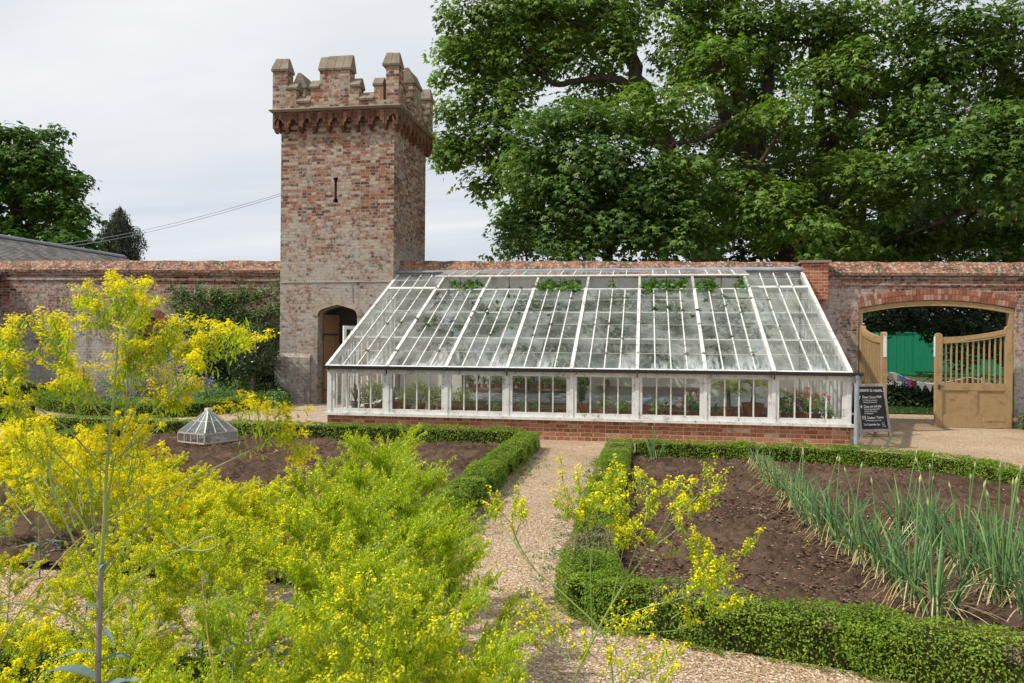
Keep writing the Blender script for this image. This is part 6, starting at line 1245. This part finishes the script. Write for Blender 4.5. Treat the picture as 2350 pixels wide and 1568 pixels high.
SP = [  # x, y, kind, scale, label
 (-1.70, 4.62, 'lime', .98, 'lime podded woad topping the far edge of the mass before the dark soil'),
 (-1.42, 4.35, 'lime_b', .95, 'lime podded woad at the far right corner of the mass by the path hedge'),
 (-2.00, 4.45, 'lime', .74, 'lime podded woad left of the tallest far spikes'),
 (-1.16, 3.85, 'lime_b', .82, 'lime podded woad bordering the gravel path, farthest of the path side plants'),
 (-1.45, 3.85, 'lime', .92, 'lime podded woad in the middle of the mass, far row'),
 (-1.80, 3.85, 'mixed', .84, 'half yellow woad in the middle of the mass behind the curled stem'),
 (-2.45, 4.75, 'gold', .64, 'golden woad at the back of the mass below the cloche'),
 (-2.80, 5.25, 'gold_b', .58, 'golden woad of the far row beyond the gravel gap, right hand end'),
 (-3.20, 5.40, 'gold', .62, 'golden woad of the far row beyond the gravel gap, second from its right end'),
 (-3.60, 5.50, 'gold_b', .68, 'golden woad of the far row beyond the gravel gap, right of the tall stalk'),
 (-4.00, 5.45, 'gold', .70, 'golden woad of the far row beyond the gravel gap, behind the tall stalk'),
 (-4.45, 5.50, 'gold_b', .80, 'golden woad of the far row beyond the gravel gap, left of the tall stalk'),
 (-4.95, 5.50, 'gold', .80, 'golden woad of the far row at the left frame edge'),
 (-2.75, 4.65, 'gold', .66, 'golden woad of the near row behind the curled stem tip'),
 (-3.10, 4.85, 'gold_b', .70, 'golden woad of the near row just right of the gravel gap'),
 (-3.45, 4.95, 'gold', .72, 'golden woad of the near row over the gravel gap, right part'),
 (-3.80, 4.95, 'gold_b', .76, 'golden woad of the near row over the gravel gap, middle part'),
 (-4.20, 5.00, 'gold', .78, 'golden woad of the near row over the gravel gap, left part'),
 (-2.45, 3.70, 'gold_b', .76, 'golden woad right of the gravel gap beside the curled stem'),
 (-2.30, 3.25, 'mixed', .62, 'low half yellow woad at the lower right of the gravel gap'),
 (-3.05, 3.95, 'mixed', .50, 'thin low woad standing in the gravel gap, right of the thick stalk'),
 (-3.35, 3.75, 'gold_b', .46, 'thin low woad standing in the gravel gap, left of the thick stalk'),
 (-2.62, 3.35, 'gold_b', .50, 'thin low golden woad at the near side of the gravel gap'),
 (-1.95, 2.75, 'mixed', .56, 'low half yellow woad right of the thick stalk leaves'),
 (-2.15, 4.05, 'gold_b', .76, 'golden woad between the yellow and the lime plants'),
 (-2.45, 4.20, 'gold', .70, 'golden woad in front of the yellow rows, right of the tall stalk'),
 (-2.05, 3.45, 'mixed', .72, 'half yellow woad below the curled stem'),
 (-.92, 3.35, 'lime', .78, 'lime podded woad leaning over the path, middle of the path side plants'),
 (-1.15, 3.30, 'lime_b', .90, 'lime podded woad in the centre of the mass with crossing pale stems'),
 (-1.52, 3.20, 'mixed', .78, 'half yellow woad in the centre of the mass'),
 (-.80, 2.85, 'lime_b', .74, 'lime podded woad by the path opposite the near hedge corner'),
 (-1.05, 2.70, 'lime', .82, 'lime podded woad in the shaded green heart of the mass'),
 (-1.42, 2.55, 'lime_b', .70, 'lime podded woad with bare stalks low in the centre'),
 (-.60, 2.25, 'lime', .76, 'yellow tipped lime woad at the bottom edge near the gravel'),
 (-.82, 2.08, 'mixed', .84, 'yellow tipped woad at the bottom edge, left of the gravel one'),
 (-1.12, 2.00, 'lime', .72, 'low lime woad at the bottom edge in the middle left'),
 (-1.90, 2.05, 'gold', .76, 'golden woad in the bottom left corner'),
 (-1.55, 2.15, 'mixed', .56, 'low sparse woad just right of the thick grey stalk'),
 (-.40, 1.84, 'mixed', .72, 'yellow tipped woad at the bottom edge closest to the path')]
rg = np.random.default_rng(300)
for i, (x, y, k, sc, lb) in enumerate(SP):
    t = thing('woad_plant', lb, 'plant', (0,0,0), 'woad plants in the foreground') if k not in built else None
    if t is not None:
        bushy(*protos[k]).finish(t); built[k] = t
    else:
        t = copy_tree(built[k]); t['label'] = lb
    t.location = (x, y, -.02); t.rotation_euler.z = rg.uniform(-.9, .9); s_ = sc*1.15; t.scale = (s_, s_, sc*1.20)
# the tall plant at the left
tall = thing('woad_plant', 'tallest woad with thick grey stalk rising against the wall and slate roof', 'plant', (0,0,0), 'woad plants in the foreground')
w_ = Woad(401); rg = w_.rg; YT = 1.70
W = lambda x, y, dy=0.0: at(x, y, YT+dy)
def path(pts, r0, r1, dy0=0.0, dy1=0.0, mb=None):
    P = spline([W(x, y, dy0+(dy1-dy0)*i/(len(pts)-1)) for i, (x, y) in enumerate(pts)], 5); (mb or w_.st).tube(P, np.linspace(r0*.50, r1*.55, len(P)), 6); return P
stalk = MB(); base = W(222, 1700); gp = np.array((base[0]-.02, base[1]+.02, -.02))
P = spline([gp, gp*.5+base*.5, base, W(228, 1420), W(233, 1290)], 6); stalk.tube(P, np.linspace(.0088, .0060, len(P)), 9)
path([(233,1290),(240,1180),(246,1060),(256,960),(266,840),(270,740),(266,650)], .0090, .0022)
path([(240,1190),(262,1060),(285,960),(292,860),(284,760)], .0045, .0018, 0, .05)
ends = []
def branch(pts, r0=.0042, dy=0.0, clusters=(), sc=1.0, y=1.0, p=1.0):
    P = path(pts, r0, .0016, 0, dy); ends.append((P[-5], P[-1], sc, y, p))
    for (cx, cy, bx, by) in clusters:
        e = W(cx, cy, dy+rg.normal()*.05); b = W(bx, by, dy*.8); w_.st.tube(curve(b, (b+e)/2+np.array((0,0,-.01)), e, 5), [.0022,.0018,.0015,.0012,.001], 4, cap=False); ends.append((b+(e-b)*.55, e, sc, y, p))
branch([(268,760),(264,690),(248,622)], .003, 0, [(262,650,268,720),(290,668,268,740),(318,672,270,760),(345,682,270,780),(240,640,266,720),(300,640,268,730),(360,700,280,790),(330,650,270,740)], y=1.25, p=1.2)
branch([(268,800),(235,740),(205,690),(188,658)], .0032, .02, [(205,662,225,725),(222,700,240,750),(178,690,205,705),(235,690,250,760),(200,740,225,740)], p=1.3)
branch([(252,990),(200,910),(150,840),(128,760)], .0042, -.05, [(95,740,140,820),(120,715,135,780),(75,730,120,790),(150,730,138,790),(160,760,150,830),(140,800,160,860),(170,850,190,900)], p=1.1)
branch([(246,1090),(160,990),(80,930),(30,870),(10,800)], .0046, -.1, [(30,745,18,820),(50,740,20,820),(10,760,12,830),(55,800,25,860),(20,830,25,880),(60,830,35,880),(-20,790,10,850)], p=1.2)
branch([(240,1150),(120,1030),(60,970),(0,915)], .0042, -.12, [(20,880,40,950),(45,900,60,970),(70,940,70,980),(-10,870,20,940),(100,960,110,1020)], y=1.3, p=.6)
branch([(262,950),(225,930),(190,900),(165,860)], .003, .04, [(135,830,175,880),(160,830,180,880),(190,840,195,890),(200,870,210,910),(150,870,180,900),(120,880,180,910)], y=1.2, p=.8)
branch([(285,960),(300,900),(300,840),(300,800)], .003, .06, [(270,820,295,880),(285,790,298,850),(300,770,300,830),(320,790,305,860),(255,860,290,910),(330,830,305,880),(310,730,292,830)], y=1.1, p=1.1)
branch([(275,1010),(330,900),(370,830),(388,740)], .0038, .05, [(388,700,378,790),(400,735,380,800),(380,770,372,830),(360,780,365,835),(410,760,385,810),(345,800,350,870),(430,790,385,830)], p=1.1)
branch([(270,1060),(340,960),(420,880),(500,810),(540,765)], .0046, .02, [(490,745,500,805),(510,742,510,800),(535,750,525,790),(560,758,535,785),(575,770,540,790),(550,790,520,820),(480,775,490,830),(520,790,500,830),(455,735,450,850),(465,760,455,850),(440,790,440,865),(450,820,450,855)], y=1.25, p=1.15)
branch([(272,1050),(330,1000),(390,940),(430,880)], .0034, .08, [(400,830,410,900),(430,840,425,900),(445,870,430,910),(410,880,400,930),(380,860,390,930),(360,900,370,960),(430,920,410,930),(395,900,390,940)], y=1.2, p=.9)
branch([(248,1195),(360,1136),(500,1070),(600,1020),(655,990)], .0046, .1, [(640,940,640,1000),(665,935,645,995),(690,970,655,995),(680,1010,660,1000),(610,925,620,1010),(560,905,590,1020),(540,930,570,1030),(590,930,600,1020),(700,1050,670,1010),(690,1040,665,1000)], y=1.3, p=.5)
branch([(236,1280),(160,1150),(90,1060),(40,1010)], .0048, -.05, [(60,975,60,1040),(90,990,80,1050),(30,990,50,1020),(120,1010,110,1080)], y=1.3, p=.5)
branch([(233,1330),(300,1240),(360,1185),(420,1150)], .0042, .12, [(420,1110,410,1155),(390,1120,380,1170),(340,1130,340,1200)], y=1.3, p=.5)
# the curled bare stem and the lower side branches
path([(234,1415),(300,1340),(370,1285),(430,1255),(480,1232),(497,1240),(490,1258),(450,1264),(410,1252),(375,1215)], .0050, .0028)
path([(228,1470),(170,1420),(110,1395),(30,1385),(-60,1375)], .0058, .0032, 0, -.15)
path([(230,1390),(195,1300),(160,1220),(120,1120),(115,1040)], .0055, .0024, 0, -.1)
path([(-30,1530),(60,1380),(150,1270),(215,1210)], .0035, .0025, -.2, .05, w_.dry); path([(140,1315),(200,1318),(250,1325)], .0014, .001, 0, 0, w_.dry)
path([(505,1640),(482,1500),(470,1400),(462,1310)], .0040, .0022, .1, .3, w_.dry)
for b, e, sc, y, p in ends:
    if rg.uniform() < .14: continue
    ax = unit(e-b)
    for k in range(int(rg.integers(3, 6))):
        q = b+(e-b)*rg.uniform(.2, .9); tp = e+rg.normal(size=3)*np.array((.020, .020, .010)); w_.st.tube(curve(q, (q+tp)/2+np.array((0,0,-.008)), tp, 4), [.0011,.0009,.0008,.0006], 3, cap=False); w_.raceme(tp, unit(tp-q+ax*.02), sc*1.08, y*1.05, p*.88)
# lower golden flower heads on short side shoots
for k in range(32):
    x, y = rg.uniform(-30, 400), rg.uniform(985, 1140); dy = rg.uniform(.0, .35); e = W(x, y, dy); b = W(x+(240-x)*.30, y+110, dy*.9); w_.st.tube(curve(b, (b+e)/2+np.array((0,0,-.02)), e, 5), [.002,.0017,.0014,.0012,.001], 4, cap=False); w_.panicle(b+(e-b)*.6, e, .8, 1.5, .22, 5)
for (x, y, dx, L, w__) in ((232,1330,.15,.09,.020), (235,1300,.4,.07,.016), (228,1395,-.9,.055,.014), (231,1450,1.0,.11,.012), (226,1500,-1,.10,.012), (228,1520,.8,.09,.02), (225,1560,-1.0,.15,.03), (226,1575,1.0,.14,.03), (224,1610,.4,.16,.034), (222,1620,-.5,.15,.03)):
    w_.leaf(W(x, y), (dx, -.25+rg.normal()*.3, .35), L, w__*.7)
o = stalk.build('stalk', M['woad_stalk'], None); o.parent = tall
w_.finish(tall, star=True, pod=.0150, fs=.0080)
# the slim one leaning over the right bed and its neighbour
for seed, label, Y0, stem, brs, lows in (
    (402, 'slim open woad leaning right in front of the onion bed hedge', 2.55, [(1290,1640),(1360,1470),(1440,1330),(1540,1200),(1600,1140)],
     [((1360,1470),(1355,1300),(1368,1190),(1330,1130)), ((1400,1400),(1430,1260),(1440,1190),(1430,1130)), ((1430,1340),(1470,1230),(1490,1170),(1510,1145)), ((1480,1270),(1560,1210),(1590,1180),(1610,1160)), ((1385,1430),(1480,1395),(1570,1370),(1640,1330)), ((1370,1450),(1510,1450),(1580,1440),(1680,1400)),
      ((1440,1330),(1400,1230),(1370,1180),(1390,1140)), ((1500,1250),(1530,1190),(1550,1160),(1570,1140)), ((1540,1420),(1600,1380),(1640,1350),(1660,1310)), ((1360,1300),(1340,1220),(1320,1180),(1300,1180)), ((1560,1400),(1590,1330),(1600,1290),(1590,1260)), ((1600,1390),(1650,1370),(1670,1340),(1640,1300)), ((1440,1330),(1420,1280),(1410,1240),(1440,1235))], [(1450,1440),(1480,1420),(1410,1430),(1550,1510),(1500,1530),(1470,1500),(1340,1500),(1400,1520),(1530,1560),(1440,1560)]),
    (403, 'thin wisp of woad arching over the gravel path to a single yellow head', 2.75, [(1410,1640),(1390,1470),(1300,1370),(1220,1300),(1170,1230)], [((1230,1310),(1190,1250),(1170,1200),(1140,1165)), ((1200,1270),(1180,1220),(1175,1190),(1180,1160)), ((1190,1255),(1160,1220),(1150,1210),(1130,1190)), ((1180,1240),(1190,1210),(1195,1200),(1195,1180))], [(1220,1420),(1240,1400),(1210,1440),(1260,1450),(1290,1460),(1230,1480)])):
    t = thing('woad_plant', label, 'plant', (0,0,0), 'woad plants in the foreground'); w_ = Woad(seed); rg = w_.rg; YT = Y0
    b0 = W(*stem[0]); P = spline([np.array((b0[0]-.03, b0[1], -.02)), b0*np.array((1,1,.5)), b0]+[W(x, y, .04*i) for i, (x, y) in enumerate(stem[1:])], 5); w_.st.tube(P, np.linspace(.0048, .0018, len(P)), 7)
    for br in brs:
        dy = rg.uniform(-.08, .12); Q = spline([W(x, y, dy*i/3+.05) for i, (x, y) in enumerate(br)], 5); w_.st.tube(Q, np.linspace(.0021, .0010, len(Q)), 5, cap=False); w_.plume(Q[-9], Q[-1], .66, 1.0, .85, 9 if seed == 402 else 5, (.1, 0))
        for k in range(2 if seed == 402 else 0):
            q = Q[int(rg.integers(len(Q)//2, len(Q)))]; e = q+np.array((rg.normal()*.06, rg.normal()*.06, abs(rg.normal())*.06+.02)); w_.st.tube([q, e], .001, 3, cap=False); w_.plume(q+(e-q)*.3, e, .58, 1.0, .85, 4, (.1, 0))
    for x, y in lows:
        e = W(x, y, rg.normal()*.1); b = W(x*.4+(1340 if seed == 402 else 1330)*.6, y+70, 0); w_.st.tube(curve(b, (b+e)/2, e, 4), [.0018,.0015,.0012,.001], 4, cap=False); w_.plume(b+(e-b)*.6, e, .62, 1.1, .6, 5, (0, 0))
    w_.finish(t)

# ================================================================== onions
def onion(seed, h, n, ns, dry):
    rg = np.random.default_rng(seed); t = thing('onion_plant', 'x', 'onion', (0,0,0), 'onion plants in two rows'); lf = MB(); dr = MB(); bs = MB()
    for k in range(n):
        a = rg.uniform(0, 2*PI); r = rg.uniform(0, .09); e = rg.uniform(.03, .70)**1.35; L = h*rg.uniform(.55, 1.05); d = np.array((math.cos(a), math.sin(a), 0)); p = d*r; k_ = rg.uniform(size=1)[0] < .14
        Q = curve(p, p+d*L*e*.25+np.array((0,0,L*.55)), p+d*L*e*(1.1 if not k_ else 1.6)+np.array((0,0,L*(1-.45*e*e) if not k_ else L*.45)), 7)
        lf.tube(Q, np.array((.0055, .0062, .0068, .0062, .0052, .0036, .0008))*rg.uniform(.7, 1.15), 5, cap=False); bs.tube([Q[0]-np.array((0,0,.004)), Q[0]*.45+Q[1]*.55], [.0072, .0060], 5, cap=False)
    for k in range(dry):
        a = rg.uniform(0, 2*PI); d = np.array((math.cos(a), math.sin(a), 0)); L = rg.uniform(.12, .36); z0 = rg.uniform(.02, .12); Q = curve(d*.03+np.array((0,0,z0)), d*L*.5+np.array((0,0,z0+rg.uniform(.02, .16))), d*L+np.array((0,0,.012+rg.uniform(0, .03))), 6); sd = np.array((-d[1], d[0], .2))*rg.uniform(.0018, .0036)
        dr.add(np.concatenate([Q-sd, Q+sd]), [(i, i+1, i+7, i+6) for i in range(5)])
    for mb, nm, mt in ((lf, 'foliage', 'onion'), (bs, 'base', 'onion_base'), (dr, 'dry_leaves', 'onion_dry')):
        if mb.n: o = mb.build(nm, M[mt], None); o.parent = t; tag(o, kind='stuff')
    for k in range(ns):
        a = rg.uniform(0, 2*PI); d = np.array((math.cos(a), math.sin(a), 0)); L = h*rg.uniform(1.12, 1.5); Q = curve(d*.02, d*.03+np.array((0,0,L*.5)), d*L*rg.uniform(.05, .22)+np.array((0,0,L)), 7); m = MB(); m.tube(Q, [.006, .0065, .007, .0062, .0052, .0045, .004], 6, cap=False); o = m.build('flower_stalk', M['onion'], None); o.parent = t
        m = MB(); T = unit(Q[-1]-Q[-2]); m.tube([Q[-1]-T*.002, Q[-1]+T*.010, Q[-1]+T*.022, Q[-1]+T*.034, Q[-1]+T*.050], np.array([.0045, .0105, .011, .006, .0008])*min(1, h/.55)*.72, 7, cap=False); o2 = m.build('bud', M['onion_bud'], None); o2.parent = o
    return t
ob = {'far': onion(501, .30, 16, 0, 34), 'far_b': onion(507, .30, 15, 1, 34), 'mid': onion(502, .38, 19, 1, 38), 'near': onion(503, .47, 24, 1, 34), 'near_b': onion(504, .52, 23, 1, 30), 'near_c': onion(505, .51, 25, 3, 30), 'solo': onion(506, .34, 10, 2, 3)}
used = set(); rg = np.random.default_rng(510)
R1 = [(1.47+.02*math.sin(k), 11.15-.40*k) for k in range(9)]+[(1.50, 7.62), (1.52, 7.25), (1.55, 6.92), (1.60, 6.60), (1.63, 6.28), (1.67, 5.98), (1.69, 5.70), (1.70, 5.43), (1.74, 5.15)]
R2 = [(2.22, 7.35), (2.30, 7.0), (2.25, 6.65), (2.34, 6.35), (2.26, 6.05), (2.38, 5.80), (2.27, 5.55), (2.45, 5.45), (2.30, 5.25), (2.55, 5.70), (2.62, 5.30), (2.5, 6.2)]
rows = [(x, y, ('far', 'far_b', 'far')[k % 3] if y > 9 else 'mid' if y > 8.5 else 'mid' if y > 7.4 else ('near', 'near_b', 'near')[k % 3], 'onion clump in the long left row, %s counting from the greenhouse end' % ORD[k], 'onions in the long left row') for k, (x, y) in enumerate(R1)]
rows += [(x, y, ('near_b', 'near_c')[k % 2], 'tall budding onion clump in the short right row, %s counting from its far end' % ORD[k], 'onions in the short right row') for k, (x, y) in enumerate(R2)]
rows += [(.135, 11.35, 'solo', 'lone onion clump against the far hedge near the path corner', 'onions in the long left row')]
for x, y, k, lb, gr in rows:
    if k in used: t = copy_tree(ob[k])
    else: t = ob[k]; used.add(k)
    t['label'] = lb; t['group'] = gr; t.location = (x, y, .055); t.rotation_euler.z = rg.uniform(0, 2*PI); s_ = rg.uniform(.9, 1.1); t.scale = (s_, s_, s_)

# ================================================================== loose stones, clods and weeds on the ground
def chips(name, poly, n, s0, s1, mt, seed, zf, label):
    rg = np.random.default_rng(seed); xs = [p[0] for p in poly]; ys = [p[1] for p in poly]; x = rg.uniform(min(xs), max(xs), n); u = rg.uniform(size=n); y = min(ys)+(max(ys)-min(ys))*u**1.7; k = inside(poly, x, y); x, y = x[k], y[k]; n = len(x)
    B = np.array([(1,0,-.1),(0,1,0),(-1,0,.1),(0,-1,0),(.1,.1,.75),(-.1,0,-.6)]); Fc = np.array([(0,1,4),(1,2,4),(2,3,4),(3,0,4),(1,0,5),(2,1,5),(3,2,5),(0,3,5)])
    a = rg.uniform(0, 2*PI, n); sx = rg.uniform(s0, s1, n); sy = sx*rg.uniform(.55, 1, n); sz = sx*rg.uniform(.35, .75, n); b = B[None]*np.stack([sx, sy, sz], -1)[:, None]*rg.uniform(.75, 1.25, (n, 6, 1)); c, s_ = np.cos(a)[:, None], np.sin(a)[:, None]
    v = np.stack([b[..., 0]*c-b[..., 1]*s_+x[:, None], b[..., 0]*s_+b[..., 1]*c+y[:, None], b[..., 2]+zf(x, y)[:, None]+sz[:, None]*.3], -1); m = MB(); m.add(v.reshape(-1, 3), (Fc[None]+6*np.arange(n)[:, None, None]).reshape(-1, 3))
    return tag(m.build(name, M[mt]), label, 'gravel' if 'gravel' in name else 'stones' if 'stone' in name else 'soil', kind='stuff')
flat = lambda x, y: gz(x, y)
chips('gravel', [(-1.6, 1.5), (3.5, 1.5), (3.5, 3.6), (2.0, 4.0), (-.3, 4.75), (-.58, 5.0), (-.6, 9), (-1.6, 9)], 90000, .005, .012, 'stone_chip', 601, flat, 'loose tan gravel stones on the garden path')
chips('gravel', [(-4, 1.9), (-1.6, 1.9), (-1.6, 4.6), (-4, 4.6)], 26000, .005, .012, 'stone_chip', 602, flat, 'loose tan gravel under the yellow plants')
chips('soil_clods', RB, 30000, .005, .022, 'clod', 603, lambda x, y: gz(x, y)+.045, 'crumbly dark soil clods on the onion bed')
chips('soil_clods', LB, 11000, .008, .026, 'clod', 604, lambda x, y: gz(x, y)+.045, 'crumbly dark soil clods on the cloche bed')
chips('bed_stones', RB, 380, .006, .015, 'stone_chip', 605, lambda x, y: gz(x, y)+.052, 'scattered pale stones on the onion bed soil')
rg = np.random.default_rng(610); m = MB()
for k in range(240):
    y = rg.uniform(5, 11.5); x = -1.58+abs(rg.normal())*.14 if k % 3 else -.66-abs(rg.normal())*.08; n = 7; leaves(m, np.repeat(np.array((x, y, .005))[None], n, 0)+rg.normal(size=(n, 3))*np.array((.02, .02, .002)), rg.normal(size=(n, 3))+np.array((0,0,.6)), rg.uniform(.02, .045), LANCE*np.array((1.4,1,1)), rg, tip=rg.normal(size=(n, 3))+np.array((0,0,.8)))
tag(m.build('weeds', M['herb']), 'small green weeds at the foot of the path hedges', 'weeds', kind='stuff')
n = 9000; x = rg.uniform(4.6, 8.5, n); y = rg.uniform(20.6, 22.6, n); m = MB(); leaves(m, np.stack([x, y, np.full(n, .02)], -1), rg.normal(size=(n, 3)), rg.uniform(.04, .09, n), LANCE, rg, tip=np.array((0,0,1.0))+rg.normal(size=(n, 3))*.35); tag(m.build('grass', M['grass']), 'short grass beyond the gate', 'grass', kind='stuff')

rg = np.random.default_rng(620); m = MB(); n = 1500; x = np.where(rg.uniform(size=n) < .5, -1.60+np.abs(rg.normal(size=n))*.16, -.62-np.abs(rg.normal(size=n))*.14); y = rg.uniform(4.9, 12, n)
k = rg.uniform(size=n) < .35; x = np.where(k, rg.uniform(-.3, 3.2, n), x); y = np.where(k, 4.55-.17*np.maximum(x, 0)-np.abs(rg.normal(size=n))*.25, y)
leaves(m, np.stack([x, y, np.full(n, .012)], -1), rg.normal(size=(n, 3))*.5+np.array((0,0,1.0)), rg.uniform(.010, .026, n), OVAL, rg); tag(m.build('leaf_litter', M['litter']), 'small dry clippings scattered on the gravel along the hedges', 'litter', kind='stuff')
